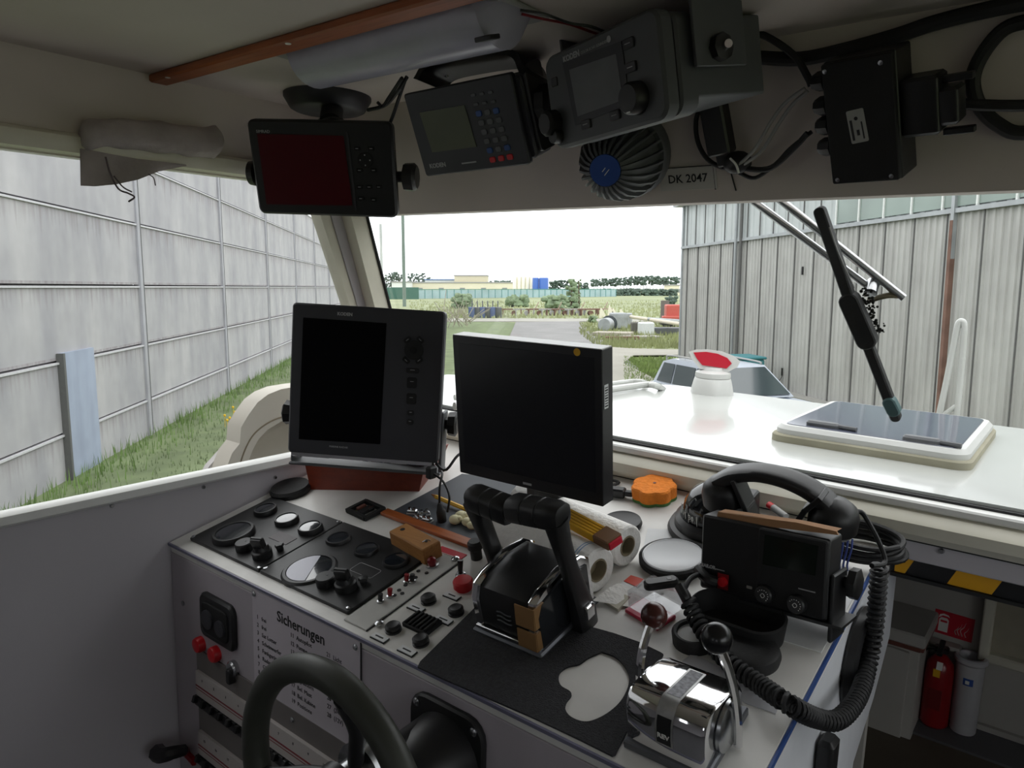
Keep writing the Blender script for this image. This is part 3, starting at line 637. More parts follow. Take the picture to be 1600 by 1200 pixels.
def lever2(uS, pxs, ballpx, m, rb, lab):
    P = [DASH.hit(x, y, 0, uS) for x, y in pxs]
    b = mb(CHROME, DM); b.tube(P, .0052, 8, flat=1.0); l = b.part('lever', t, lab + ' lever')
    c = DASH.hit(ballpx[0], ballpx[1], 0, uS); b = mb(m, DM); b.ball(c, rb); b.use(CHROME).cyl(P[-1] - (c - P[-1]) * .25, P[-1] + (c - P[-1]) * .4, .0065, n=12); b.part('ball_knob', l, lab + ' ball knob')
lever2(-.372, [(1003, 1085), (1000, 1055), (1003, 1020), (1012, 988), (1020, 968)], (1022, 962), BALLR, .0160, 'brown')
lever2(-.259, [(1153, 1165), (1153, 1130), (1148, 1085), (1138, 1045), (1124, 1010)], (1120, 997), BALLB, .0158, 'black')
for uS in (-.267, -.366): mb(STEEL, DM).lathe([(.030, -.002), (.030, .002), (.024, .005), (0, .005)], T(uS, .083, .034) @ RY(PI / 2)).part('pivot_disc', t)
# steering wheel
WC = V((-.644, .49, -.616)); wr = .152
t = thing('steering_wheel', 'dark grey steering wheel in front of the fuse plate', 'steering wheel', CAB, tuple(WC))
b = mb(WHEELM); b.tube([WC + V((wr * math.cos(a), 0, wr * math.sin(a))) for a in [2 * PI * i / 64 for i in range(64)]], .0172, 14, smooth=False, closed=True); b.part('rim', t, sharp=80)
for a in (1.35, 1.35 + 2 * PI / 3, 1.35 + 4 * PI / 3):
    d = V((math.cos(a), 0, math.sin(a))); b = mb(BLK); pth = [WC + d * .03 + V((0, .035, 0)), WC + d * .08 + V((0, .028, 0)), WC + d * .125 + V((0, .008, 0)), WC + d * (wr - .004)]
    b.tube(pth, lambda s: .010 + .010 * max(0, s - .55), 10, flat=1.5); b.part('spoke', t, sharp=80)
b = mb(STEEL); b.cyl(WC + V((0, .015, 0)), WC + V((0, .045, 0)), .024, .026, 24); b.cyl(WC + V((0, .045, 0)), WC + V((0, .085, 0)), .040, .040, 36); b.use(BLK).cyl(WC + V((0, .0, 0)), WC + V((0, .016, 0)), .030, .033, 32); b.cyl(WC + V((0, .085, 0)), (WC.x, .67, WC.z), .018, .022, 24); b.part('hub', t, 'brushed steel hub')
# black bell beside the wheel
bc = V((-.620, .669, -.648))
t = thing('rubber_gaiter', 'black bell shaped housing on a square flange right of the steering wheel', 'housing', CAB, tuple(bc))
b = mb(BLK, T(*bc) @ FACE @ RZ(.0)); b.rbox(.135, .15, .008, .03, .003); b.part('flange', t)
b = mb(BLK, T(bc.x, bc.y - .006, bc.z) @ FACE); b.lathe([(.062, 0), (.060, .02), (.055, .045), (.046, .066), (.032, .078), (0, .082)], n=36); b.part('dome', t, 'glossy black dome')
for x_, y_ in ((-.052, .06), (.052, .06), (-.052, -.06), (.052, -.06)): mb(STEEL, T(bc.x, bc.y - .008, bc.z) @ FACE).lathe([(.006, 0), (.006, .002), (.003, .004), (0, .004)], T(x_, y_, 0), 12).part('screw', t, 'steel screw')
# ------------------------------------------------------------------ radar
def panelfr(t, x, z): return face_fr(t, x, z)
def fxy(fr, px, py): p = fr.hit(px, py, 1, 0); return p.x, p.z
def onface(fr, px, py, o=0): x, z = fxy(fr, px, py); return fr.M @ T(x, -o, z) @ FACE
def quad(b, fr, pts, o, d=.0008):
    P = [fxy(fr, *p) for p in pts]; b.at(fr.M @ T(0, -o, 0) @ FACE).prism(P, 0, d); return b
RAD = panelfr((-1.0966, .9321, -.2216), (.8306, .5561, -.03), (-.0086, .0667, .9977)); rw, rh = .300, .295
t = thing('radar_display', 'large square charcoal radar display with a tall blank screen at the left of the console', 'radar display', CAB, tuple(RAD.M @ V((0, .06, -rh / 2 - .02))))
b = mb(CHAR, RAD.M @ T(0, .022, 0) @ FACE); b.rbox(rw, rh, .022, .008, .003); b.part('front_bezel', t)
b = mb(CHAR, RAD.M @ T(0, .075, 0) @ FACE); b.rbox(rw - .02, rh - .02, .055, .012, .003); b.part('rear_case', t)
b = mb(CHROME, RAD.M @ T(0, .026, -rh / 2 - .002) @ FACE); b.rbox(rw - .012, .009, .024, .003, .001); b.part('bottom_strip', t, 'shiny lower edge strip')
b = mb(SCREENM); quad(b, RAD, [(474, 496), (604, 505), (594, 694), (467, 686)], .0003); b.part('screen', t, 'blank black screen')
b = mb(LETTER); b.at(onface(RAD, 539, 491, .0004)).text('KODEN', .0085, T(0, 0, 0), bold=.0003); b.at(onface(RAD, 529, 698.5, .0004)).text('MARINE RADAR', .0052, T(0, 0, 0)); b.part('lettering', t)
b = mb(BLKM); b.at(onface(RAD, 647, 547)).lathe([(.0185, 0), (.0185, .003), (.017, .004), (.007, .004), (.006, .003), (0, .003)]); b.part('round_keypad', t)
for q in ((637, 531), (657, 531), (635, 563), (655, 563)):
    b = mb(BLKM); b.at(onface(RAD, *q) @ RZ(.7 if (q[0] > 645) == (q[1] > 540) else -.7)).rbox(.015, .009, .003, .003, .001); b.use(LETTER).box((0, 0, .0032), (.006, .001, .0004)); b.part('key', t)
for q, w_, h_ in (((645, 579), .026, .010), ((644, 598), .020, .021), ((643, 623), .020, .021), ((642, 645), .013, .011), ((641, 659), .013, .011)):
    b = mb(BLKM); b.at(onface(RAD, *q)).rbox(w_, h_, .003, .004, .001); b.use(LETTER).box((0, h_ * .12, .0032), (w_ * .35, .001, .0004)); b.part('key', t)
for s_ in (-1, 1):
    b = mb(BLK, RAD.M @ T(s_ * (rw / 2 - .01), .05, -.075) @ RY(PI / 2 * s_)); b.lathe([(.012, 0), (.012, .018), (.022, .02), (.024, .034), (.018, .038), (0, .038)], n=16, mod=lambda a, z: 1 + .05 * math.cos(8 * a)); b.part('clamp_knob', t)
b = mb(GREYP, RAD.M); b.box((-rw / 2 + .0, .05, -.11), (.006, .05, .12), .002); b.box((rw / 2 - .0, .05, -.11), (.006, .05, .12), .002); b.box((0, .05, -.172), (rw + .006, .07, .006), .002); b.part('mounting_bracket', t)
# plinth under it
p0, p1 = D(485, 765), D(655, 768); yaw = math.atan2(p1.y - p0.y, p1.x - p0.x); L_ = (p1 - p0).length; mid = (p0 + p1) / 2
Mb = DM @ T(mid.x, mid.y, 0) @ RZ(yaw)
b = mb(BOXW, Mb); b.loops([[(-L_ / 2, 0, 0), (L_ / 2, 0, 0), (L_ / 2, .13, 0), (-L_ / 2, .13, 0)], [(-L_ / 2, 0, .078), (L_ / 2 + .028, 0, .078), (L_ / 2 + .028, .13, .050), (-L_ / 2, .13, .050)]])
soloD(b, 'wooden_plinth', 'red-brown wooden block the square radar display stands on', 'plinth', (mid.x, mid.y, 0))
p = D(455, 769); b = mb(RUB, DM @ T(p.x, p.y, 0)); b.lathe([(.042, 0), (.044, .010), (.040, .016), (.036, .014), (0, .012)], n=36)
soloD(b, 'instrument_cover', 'flat round black cap beside the red-brown block in the left console corner', 'cap', (p.x, p.y, 0))
# monitor
k = 1.0
MON = panelfr((-.7298, .9618, -.2394), (.9995, .0311, -.0032), (.0066, -.1088, .994)); mw, mh = .300, .255
t = thing('computer_monitor', 'black flat computer monitor with a yellow dot in the middle of the console', 'monitor', CAB, (-.73, 1.01, -.462))
b = mb(mat('monitor_black', '#151519', .38, var=.05), MON.M @ T(0, .032, 0) @ FACE); b.rbox(mw, mh, .032, .002, .0012); b.part('case', t)
b = mb(BLK, MON.M @ T(0, .056, 0) @ FACE); b.rbox(mw - .06, mh - .06, .026, .01, .006); b.part('rear_case', t)
b = mb(mat('monitor_screen', '#101117', .28, var=.03, spec=.4), MON.M @ T(0, .0002, .004) @ FACE); b.rbox(mw - .026, mh - .034, .0006, .0005, .0002); b.part('screen', t, 'dark blank screen')
b = mb(mat('painted_sky_reflection', '#f4f4f2', .3), MON.M); b.box((0, .016, mh / 2 + .0004), (mw - .002, .030, .0012)); b.part('top_edge_reflection', t, 'top edge with sky reflection painted pale')  # sky reflection on the monitor top, painted as a pale strip
b = mb(YELR); b.at(onface(MON, 902, 550, .001)).lathe([(.0062, 0), (.006, .0004), (0, .0004)], n=20); b.part('sticker', t, 'yellow round sticker')
b = mb(PAPER, MON.M @ T(mw / 2, .011, .052)); b.box((.0005, 0, 0), (.001, .012, .038)); b.use(LETTERB)
for i in range(8): b.box((.0012, 0, -.015 + i * .0042), (.0004, .009, .0014 if i % 3 else .0022))
b.part('barcode_label', t, 'white barcode label')
b = mb(LETTER); b.at(onface(MON, 824, 756, .0003)).box((0, 0, .0002), (.018, .004, .0003)); b.part('lettering', t)
b = mb(BLK, MON.M); b.box((0, .055, -.14), (.07, .02, .16), .005); b.at(DM @ T(-.735, .40, 0)).rbox(.16, .11, .008, .02, .003); b.part('stand', t)
# ------------------------------------------------------------------ small things behind and beside
slab('slate_sheet', 'thin dark grey sheet lying under the small parts left of the monitor', 'sheet', [(610, 801), (722, 741), (800, 748), (945, 818), (900, 838), (760, 852)], .0008, SLATE)
p0, p1 = D(601, 803), D(748, 858); yaw = math.atan2(p1.y - p0.y, p1.x - p0.x); L_ = (p1 - p0).length; mid = (p0 + p1) / 2
b = mb(ORANW, DM @ T(mid.x, mid.y, .005) @ RZ(yaw)); b.box((0, 0, 0), (L_, .020, .007), .001); soloD(b, 'wood_strip', 'long flat orange-brown wooden strip lying behind the small wooden block', 'wood strip', (mid.x, mid.y, 0))
Mb = DM @ T(-.893, .213, .0) @ RZ(-.17)
b = mb(OAK, Mb); b.box((0, 0, .0165), (.104, .038, .031), .002); b.use(RUB).cyl((-.036, 0, .0315), (-.036, 0, .0325), .0045).cyl((.034, .002, .0315), (.034, .002, .0325), .0025); b.use(STEEL).tube([(.03, -.003, .032), (.036, .002, .036), (.041, .006, .034)], .001, 5); soloD(b, 'wood_block', 'small pale wooden block with drilled holes behind the black engine panel', 'wood block', (-.893, .213, 0))
p = D(572, 800); b = mb(BLKM, DM @ T(p.x, p.y, .001) @ RZ(-.1))
b.box((-.03, 0, .004), (.008, .05, .008)); b.box((.03, 0, .004), (.008, .05, .008)); b.box((0, .022, .004), (.06, .008, .008)); b.box((0, -.022, .004), (.06, .008, .008)); b.box((0, 0, .003), (.02, .03, .006), .002); b.use(BRTRIM).box((-.014, 0, .006), (.008, .02, .006), .001)
b.use(STEEL).box((.012, .006, .009), (.003, .014, .004)); soloD(b, 'switch_insert', 'black open switch frame lying behind the engine panels', 'switch frame', (p.x, p.y, 0))
random.seed(3)
for i, (q, a) in enumerate((((645, 803), .3), ((654, 812), -.4), ((664, 806), .9), ((668, 816), .1))):
    p = D(*q); b = mb(STEEL, DM @ T(p.x, p.y, .0055) @ RZ(a)); b.box((0, 0, 0), (.020, .010, .009), .002); b.cyl((-.005, 0, .004), (-.005, 0, .008), .003, n=10); b.cyl((.005, 0, .004), (.005, 0, .008), .003, n=10); b.use(LGREY).box((0, 0, -.003), (.022, .013, .004), .001)
    soloD(b, 'terminal_block', ['leftmost silvery terminal clip of the heap on the grey sheet', 'silvery terminal clip lying across the front of its heap', 'upper silvery terminal clip of the heap on the grey sheet', 'rightmost silvery terminal clip of the heap next to the black plug'][i], 'terminal clip', (p.x, p.y, 0), 'silver terminal clips')
p = D(691, 815); b = mb(BLK, DM @ T(p.x, p.y, 0)); b.lathe([(.009, .001), (.009, .022), (.007, .026), (.005, .036), (.003, .04)], n=16); b.tube([(0, 0, .038), (.002, .005, .07), (-.012, .03, .085), (-.05, .06, .07)], .0022, 6)
soloD(b, 'power_plug', 'black upright plug with its thin cable standing behind the wood strip', 'plug', (p.x, p.y, 0))
for i, (q, r_) in enumerate((((712, 818), .011), ((722, 813), .012), ((731, 821), .010), ((738, 826), .009))):
    p = D(*q); b = mb(BROWNK, DM @ T(p.x, p.y, r_ * .75)); b.ball((0, 0, 0), r_, (1.2, 1, .8), 12); b.ball((.008, .003, .002), r_ * .6, n=10)
    soloD(b, 'wax_lump', ['leftmost cream lump of putty right of the black plug', 'tallest cream lump of putty in the little heap', 'cream lump of putty third from the plug', 'rightmost cream lump of putty, nearest the left lever'][i], 'putty lump', (p.x, p.y, 0), 'cream putty lumps')
p0, p1 = D(681, 776, .012), D(745, 798, .012); b = mb(YELR, DM); b.cyl((p0.x, p0.y, .012), (p1.x, p1.y, .005), .0042, n=6); q_ = (p0 - p1).normalized() * .012; b.use(OAK).cyl((p0.x, p0.y, .012), (p0.x + q_.x, p0.y + q_.y, .014), .0042, .001, 6)
soloD(b, 'pencil', 'yellow pencil lying on the grey sheet behind the left lever', 'pencil', (p0.x, p0.y, .004))
# kitchen rolls, ruler
def roll(name, label, e0, e1, R, core, sheet):
    e0, e1 = V((e0[0], e0[1], 0)), V((e1[0], e1[1], 0)); d = (e1 - e0).normalized(); t = thingD(name, label, 'paper roll', ((e0.x + e1.x) / 2, (e0.y + e1.y) / 2, 0), 'kitchen paper rolls')
    up = V((0, 0, 1)); d.z = 0; d.normalize(); Ma = DM @ T(e0.x, e0.y, R + .001) @ m4(basis(up.cross(d), up, d)); L_ = (e1 - e0).length
    b = mb(TOWEL, Ma); n = 36
    b.lathe([(core + .0005, L_ * .1), (core + .0005, .0006), (R - .003, 0), (R, .003), (R, L_ - .003), (R - .003, L_), (core + .0005, L_ - .0006), (core + .0005, L_ * .9)], n=n)
    b.part('roll', t)
    b = mb(CORE, Ma); b.lathe([(core, L_ * .08), (core, .0), (core - .002, .0), (core - .002, L_ * .5)], n=24); b.lathe([(core, L_ * .92), (core, L_), (core - .002, L_), (core - .002, L_ * .5)], n=24); b.part('cardboard_core', t, 'brown cardboard core')
    if sheet:
        b = mb(TOWELB, Ma)
        for z_ in (.022, .027): b.lathe([(R + .0004, z_), (R + .0006, z_ + .0007), (R + .0004, z_ + .0014)], n=n)
        b.part('print', t, 'blue printed line')
        b = mb(TOWEL, DM); b.grid([[(e0.x + sx * .012 + .03 + .055 * a, e0.y - R * .75 - .004 * math.sin(a * 3) + .03 * a + sx * .055, .0012 + .010 * max(0, .5 - a) + .002 * math.sin(sx * 5 + a * 4)) for sx in (0, .33, .66, 1)] for a in (-.4, -.1, .2, .5, .8)]); b.part('loose_sheet', t)
    return t
roll('kitchen_roll', 'front kitchen paper roll with a blue printed line behind the engine control', (-.548, .268), (-.795, .318), .036, .0185, True)
roll('kitchen_roll', 'rear kitchen paper roll lying in the shadow of the monitor', (-.545, .352), (-.80, .402), .034, .017, False)
Mr = DM @ T(-.587, .309, .0775) @ RZ(-.29) @ RX(.15)
t = thingD('folding_ruler', 'yellow folding ruler with a brown end lying across the kitchen rolls', 'ruler', (-.587, .309, .07))
for i in range(5):
    b = mb(YELR, Mr); b.box((-.028, -.012 + i * .0058, 0), (.115, .0042, .015), .0008); b.part('ruler_leg', t)
b = mb(RULD, Mr); b.box((.042, 0, .001), (.034, .031, .0165), .002); b.use(REDL).box((.060, 0, .0), (.004, .026, .012), .001); b.part('brown_end', t, 'brown and red end')
# white dish, sheet behind it
p = D(1052, 880); t = thingD('round_dish', 'round white lid with a thick black rim left of the radio', 'lid', (p.x, p.y, 0)); Md = DM @ T(p.x, p.y, .001)
b = mb(RUB, Md); b.lathe([(.050, 0), (.054, .004), (.054, .013), (.050, .015), (.049, .013)], n=44); b.part('rim', t, 'black rubber rim')
b = mb(mat('dish_white', '#c9cbce', .25, var=.03), Md); b.lathe([(.048, .003), (.0485, .0150), (.046, .0158), (.044, .0145), (0, .0142)], n=44); b.part('disc', t, 'white disc')
slab('paper_sheet', 'white sheet of paper with a small tear under the round lid', 'paper', [(1012, 826), (1092, 832), (1120, 880), (1100, 905), (1000, 880)], .0005, PAPER)
p = D(972, 822); b = mb(BLK, DM @ T(p.x, p.y, 0)); b.lathe([(.034, 0), (.036, .006), (.034, .012), (.030, .010), (0, .009)], n=32); soloD(b, 'instrument_cover', 'round dark cap half hidden behind the rear kitchen roll', 'cap', (p.x, p.y, 0))
# sponge
c = D(1024, 776); t = thingD('flower_sponge', 'orange flower shaped sponge by the windscreen', 'sponge', (c.x, c.y, 0)); fl = lambda k: [(c.x + k * .040 * (.92 + .13 * abs(math.sin(3.5 * a + .4))) * math.cos(a), c.y - .004 + k * .040 * (.92 + .13 * abs(math.sin(3.5 * a + .4))) * math.sin(a)) for a in [2 * PI * i / 98 for i in range(98)]]
b = mb(SPONGEG, DM); b.prism(fl(1.0), .0004, .006); b.part('scouring_pad', t, 'green scouring underside')
b = mb(SPONGE, DM); b.loops([[(x, y, .006) for x, y in fl(1.0)], [(x, y, .026) for x, y in fl(1.02)], [(x, y, .029) for x, y in fl(.96)]]); b.use(BRTRIM).cyl((c.x, c.y, .029), (c.x, c.y, .0296), .003, n=10); b.part('foam', t, 'orange foam')
p = D(966, 777); b = mb(BLK, DM @ T(p.x, p.y, .011) @ RZ(.2)); b.box((0, 0, 0), (.030, .018, .018), .003); b.box((.022, 0, 0), (.016, .012, .010), .002); b.tube([(-.014, .002, 0), (-.03, .02, -.004), (-.015, .05, -.006), (-.05, .06, -.006)], .003, 6)
soloD(b, 'cable_connector', 'small black connector on its cable between the monitor and the sponge', 'connector', (p.x, p.y, 0))
# compass
c = V((-.468, .520, 0)); t = thingD('magnetic_compass', 'black domed steering compass half hidden behind the radio handset', 'compass', (c.x, c.y, 0)); Mc = DM @ T(c.x, c.y, 0)
b = mb(BLK, Mc); b.lathe([(.082, 0), (.084, .005), (.080, .012), (.072, .014), (.070, .026), (.062, .032), (.058, .030)], n=44); b.part('base_ring', t)
b = mb(mat('compass_dome', '#1a1c1e', .08, var=.02, spec=.7), Mc); b.lathe([(.058, .026), (.058, .034), (.053, .055), (.041, .072), (.022, .082), (0, .085)], n=40); b.part('dome', t, 'glossy dark dome')
b = mb(LETTERW, Mc)
for i in range(-4, 3): a = -PI / 2 - .5 + i * .16; b.box((.0585 * math.cos(a), .0585 * math.sin(a), .040), (.0008, .0008, .012 if i % 2 else .018))
b.text('30', .013, T(.0592 * math.cos(-1.95), .0592 * math.sin(-1.95), .042) @ RZ(-1.95 + PI / 2) @ FACE); b.part('card_marks', t, 'white card marks')
b = mb(BLK, DM @ T(-.420, .545, 0)); b.box((0, 0, .045), (.022, .03, .05), .003); b.part('side_bracket', t)
# radio
RDO = panelfr((-.3214, .9663, -.3848), (.9961, -.0678, .057), (-.0531, .0589, .9969)); rw, rh = .180, .108
t = thing('marine_radio', 'black marine radio with a green-black screen and a red button', 'radio', CAB, tuple(RDO.M @ V((0, .03, -.055))))
b = mb(BLK, RDO.M @ T(0, .045, -.003) @ FACE); b.rbox(rw, rh, .043, .004, .003); b.part('case', t)
b = mb(BLKM, RDO.M @ T(0, .003, -.003) @ FACE); x0, _ = fxy(RDO, 1184, 870); b.M = RDO.M @ T((x0 + rw / 2) / 2, .003, -.002) @ FACE; b.rbox(rw / 2 - x0 - .002, rh - .004, .008, .004, .002); b.part('screen_bezel', t)
b = mb(DGSCR); quad(b, RDO, [(1198, 834), (1281, 852), (1276, 898), (1194, 880)], .0052); b.part('screen', t)
b = mb(LETTER); b.at(onface(RDO, 1108, 884.5, .0022)).text('SAILOR', .0065, T(0, 0, 0), bold=.0003); b.at(onface(RDO, 1126, 890, .0022)).box((0, 0, .0001), (.014, .0012, .0003)); b.at(onface(RDO, 1263, 921, .0055)).box((0, 0, 0), (.022, .0014, .0004)); b.part('lettering', t)
b = mb(DRED); b.at(onface(RDO, 1131, 908, .002)).box((0, 0, .0005), (.016, .022, .001)); b.use(RED).lathe([(.0072, 0), (.0072, .004), (.006, .006), (0, .0065)]); b.part('distress_button', t, 'red distress button')
for q in ((1199, 926), (1249, 941)):
    b = mb(BLK); b.at(onface(RDO, *q, .004)).lathe([(.0125, 0), (.012, .010), (.010, .012), (0, .012)]); b.use(LETTERW)
    for i in range(9): a = -.8 + i * .42; b.box((.0075 * math.cos(a), .0075 * math.sin(a), .0122), (.001, .001, .0004))
    b.tube([(-.003, 0, .0124), (0, .003, .0124), (.003, 0, .0124), (0, -.003, .0124), (-.003, 0, .0124)], .0004, 4); b.part('rotary_knob', t)
b = mb(LGREY); b.at(onface(RDO, 1172, 917, .002)).rbox(.008, .004, .0012, .001, .0004); b.part('socket', t)
b = mb(BLK, RDO.M); b.box((rw / 2 + .004, .03, -.04), (.006, .05, .09), .002); b.box((rw / 2 - .05, .03, -.060), (.14, .06, .004)); b.at(RDO.M @ T(rw / 2 + .006, .045, -.012) @ RY(PI / 2)).lathe([(.008, 0), (.008, .006), (.02, .008), (.02, .018), (.016, .02), (0, .02)], n=14, mod=lambda a, z: 1 + .06 * math.cos(7 * a)); b.part('mounting_bracket', t)
b = mb(BLK); b.tube([RDO.M @ V((-rw / 2 - .002, .0, -.03)), RDO.M @ V((-rw / 2 + .018, -.012, -.036)), RDO.M @ V((-rw / 2 + .03, -.006, -.04))], .008, 10); b.part('microphone_socket', t)
P = [fxy(RDO, *q) for q in ((1118, 801), (1160, 808), (1240, 818), (1303, 832), (1306, 838), (1240, 830), (1160, 820), (1115, 812))]
b = mb(CARD, RDO.M @ T(0, .012, 0) @ FACE); b.prism(P, 0, .004); b.M = RDO.M
b.grid([[(x, .010 + j * .010, z + .001 * math.sin(i * 2)) for j in range(3)] for i, (x, z) in enumerate(P[:4])])
b.solo('cardboard_piece', 'strip of brown cardboard lying along the top of the marine radio', 'cardboard', CAB, tuple(RDO.M @ V((0, .02, rh / 2))))
slab('white_card', 'smooth white card lying under the marine radio at the console edge', 'card', [(1283, 1021), (1345, 915), (1180, 880), (1140, 975)], .0012, PAPER)
slab('grey_card', 'thin grey card between the chrome control and the ribbed cord', 'card', [(1066, 1034), (1082, 1022), (1150, 1056), (1222, 1092), (1212, 1116), (1165, 1100)], .001, mat('card_grey', '#b5b5b9', .6))
# cups and caps
t = thingD('oval_tray', 'black open oval tray in front of the marine radio', 'tray', (-.337, .283, 0)); Mt = DM @ T(-.337, .283, 0) @ RZ(-.02)
b = mb(BLKM, Mt); o1 = rrect(.122, .062, .03, 8); o2 = rrect(.132, .072, .035, 8); i1 = rrect(.126, .066, .032, 8); i2 = rrect(.112, .054, .026, 8)
b.loops([[(x, y, 0) for x, y in o1], [(x, y, .032) for x, y in o2], [(x, y, .034) for x, y in i1], [(x, y, .031) for x, y in i1], [(x, y, .003) for x, y in i2]]); b.part('tray_body', t)
p = D(1172, 1030); b = mb(RUB, DM @ T(p.x, p.y + .002, 0)); b.lathe([(.036, 0), (.038, .008), (.036, .016), (.033, .0185), (.02, .020), (0, .0205)], n=36); soloD(b, 'instrument_cover', 'round black domed cap in front of the oval tray', 'cap', (p.x, p.y, 0))
p = D(1085, 1003); t = thingD('ring_cap', 'black ring with a pale middle left of the ribbed cord', 'cap', (p.x, p.y, 0)); Mt = DM @ T(p.x, p.y, 0)
b = mb(RUB, Mt); b.lathe([(.029, 0), (.030, .016), (.027, .019), (.023, .018), (.022, .012)], n=30); b.part('ring', t); b = mb(PAPER, Mt); b.lathe([(.0225, .002), (.0225, .013), (0, .0145)], n=30); b.part('disc', t, 'pale disc')
# clear box with red base, usb stick, packet, eraser
p = V((-.452, .262, 0)); t = thingD('clear_box', 'small clear plastic box with a red base behind the brown ball knob', 'box', tuple(p)); Mt = DM @ T(p.x, p.y, 0) @ RZ(-.25)
b = mb(CLRED, Mt); b.box((0, -.010, .0035), (.062, .040, .006), .001); b.part('base', t, 'red base'); b = mb(CLEAR, Mt); b.box((0, .004, .022), (.060, .056, .030), .002); b.part('cover', t, 'clear cover')
Mt = DM @ T(-.445, .272, .0425) @ RZ(.75)
t = thingD('usb_stick', 'black USB stick lying on the clear plastic box', 'USB stick', (-.445, .272, .038)); b = mb(BLK, Mt); b.rbox(.05, .019, .010, .008, .003); b.part('body', t); b = mb(LETTER, Mt); b.box((.012, 0, .0102), (.006, .006, .0006)); b.part('button', t)
slab('small_packet', 'small red and white paper packet beside the kitchen roll', 'packet', [(962, 922), (985, 903), (1006, 910), (985, 932)], .004, PAPER)
o = slab('red_packet', 'red end of a small packet lying on the white one', 'packet', [(975, 912), (986, 903), (1006, 909), (995, 921)], .0006, mat('packet_red', '#d0452f', .5), .0046)
slab('eraser', 'flat beige eraser in front of the kitchen roll', 'eraser', [(944, 943), (962, 928), (985, 937), (966, 957)], .005, mat('eraser_beige', '#b9b4a3', .7))
# ------------------------------------------------------------------ handset, cradle, cords
def HV(px, py, v=.45): return DASH.hit(px, py, 1, v)
t = thingD('radio_handset', 'black telephone handset resting in its cradle behind the marine radio', 'handset', tuple(HV(1220, 790)))
b = mb(BLK, DM); P = [HV(*q) for q in ((1125, 752), (1148, 741), (1185, 738), (1225, 746), (1262, 762), (1290, 782), (1305, 800))]; blade_th = .036
Pc = catmull(P, 4); L = []
for i, p in enumerate(Pc):
    d = (Pc[min(i + 1, len(Pc) - 1)] - Pc[max(i - 1, 0)]).normalized(); o_ = V((0, 1, 0)); n_v = d.cross(o_).normalized(); s_ = i / (len(Pc) - 1); wv_ = .024 - .005 * math.sin(s_ * PI)
    L.append([p + o_ * y * .044 + n_v * x * wv_ for x, y in rrect(1, 1, .3, 3)])
b.loops(L); b.part('grip', t)
for q, tl in (((1131, 768), -.12), ((1303, 806), .12)):
    c = HV(*q); b = mb(BLK, DM @ T(*c) @ RY(tl)); b.lathe([(.0, -.026), (.028, -.026), (.034, -.018), (.034, .002), (.030, .014), (.018, .024), (0, .027)], n=28); b.part('ear_cup', t)
t = thingD('handset_cradle', 'black angular cradle holding the telephone handset', 'cradle', tuple(HV(1200, 830)))
b = mb(BLK, DM)
def bar(b, pts, w, th, v=.44):
    P = [DASH.hit(x, y, 1, v) for x, y in pts]
    for p, q in zip(P, P[1:]):
        d = (q - p); m_ = (p + q) / 2; a = math.atan2(d.z, d.x); b.box(m_, (d.length + th * .8, w, th), .001, RY(-a))
bar(b, [(1152, 748), (1170, 790), (1178, 815), (1237, 828), (1262, 792), (1285, 774)], .034, .008); bar(b, [(1178, 812), (1180, 832), (1235, 842), (1237, 826)], .03, .008); b.part('arms', t)
b = mb(BLK, DM); c = HV(1210, 828); b.box((c.x, c.y, c.z / 2), (.035, .03, abs(c.z)), .002); b.part('foot', t)
def helix(centers, R, r, pitch, m, name, label, cat, tails=((), ())):
    C = catmull(centers, 14); seg = [(b_ - a_).length for a_, b_ in zip(C, C[1:])]; tot = sum(seg); N_ = int(tot / pitch * 10); P = []; j = 0; acc = 0; prev = None
    for i in range(N_ + 1):
        s_ = tot * i / N_
        while j < len(seg) - 1 and acc + seg[j] < s_: acc += seg[j]; j += 1
        k_ = (s_ - acc) / max(seg[j], 1e-9); p = C[j].lerp(C[j + 1], k_); d = (C[min(j + 2, len(C) - 1)] - C[max(j - 1, 0)]).normalized()
        a = (prev - d * prev.dot(d)) if prev else d.orthogonal(); a.normalize(); prev = a; q = d.cross(a); th = 2 * PI * s_ / pitch
        P.append(p + (a * math.cos(th) + q * math.sin(th)) * R)
    b = mb(m); b.tube(P, r, 6, smooth=False)
    for tl in tails:
        if tl: b.tube(tl, r, 6)
    return b, C
CX = -.196
cp = [CAB.hit(1374, 884, 0, CX), CAB.hit(1371, 930, 0, CX), CAB.hit(1366, 985, 0, CX), CAB.hit(1356, 1040, 0, CX), CAB.hit(1340, 1090, 0, CX + .006), CAB.hit(1310, 1124, 0, CX + .002), CAB.hit(1275, 1122, 0, CX - .012)]
cp += [DM @ DASH.hit(x, y, 2, h) for x, y, h in ((1232, 1100, .030), (1185, 1068, .016), (1140, 1036, .016), (1108, 1000, .022), (1085, 962, .034), (1074, 938, .048))]
hs_end = DM @ (HV(1326, 806))
b, C = helix(cp, .0098, .0030, .0088, RUB, '', '', '')
b.tube([hs_end, CAB.hit(1345, 800, 1, 1.10), CAB.hit(1362, 825, 1, 1.09), CAB.hit(1378, 858, 1, 1.08), CAB.hit(1382, 880, 1, 1.07), CAB.hit(1362, 884, 0, CX)], .0035, 8)
b.use(BLK).tube([cp[-1], DM @ DASH.hit(1070, 930, 2, .055), DM @ DASH.hit(1062, 915, 2, .062)], .0075, 10); b.use(RUB).tube([DM @ DASH.hit(1068, 925, 2, .06), DM @ DASH.hit(1078, 905, 2, .065), RDO.M @ V((-rw / 2 + .005, -.008, -.033))], .0035, 8)
b.solo('spiral_cord', 'long black spiral cord looping from the handset round to the radio front', 'cord', CAB, tuple(cp[5]))
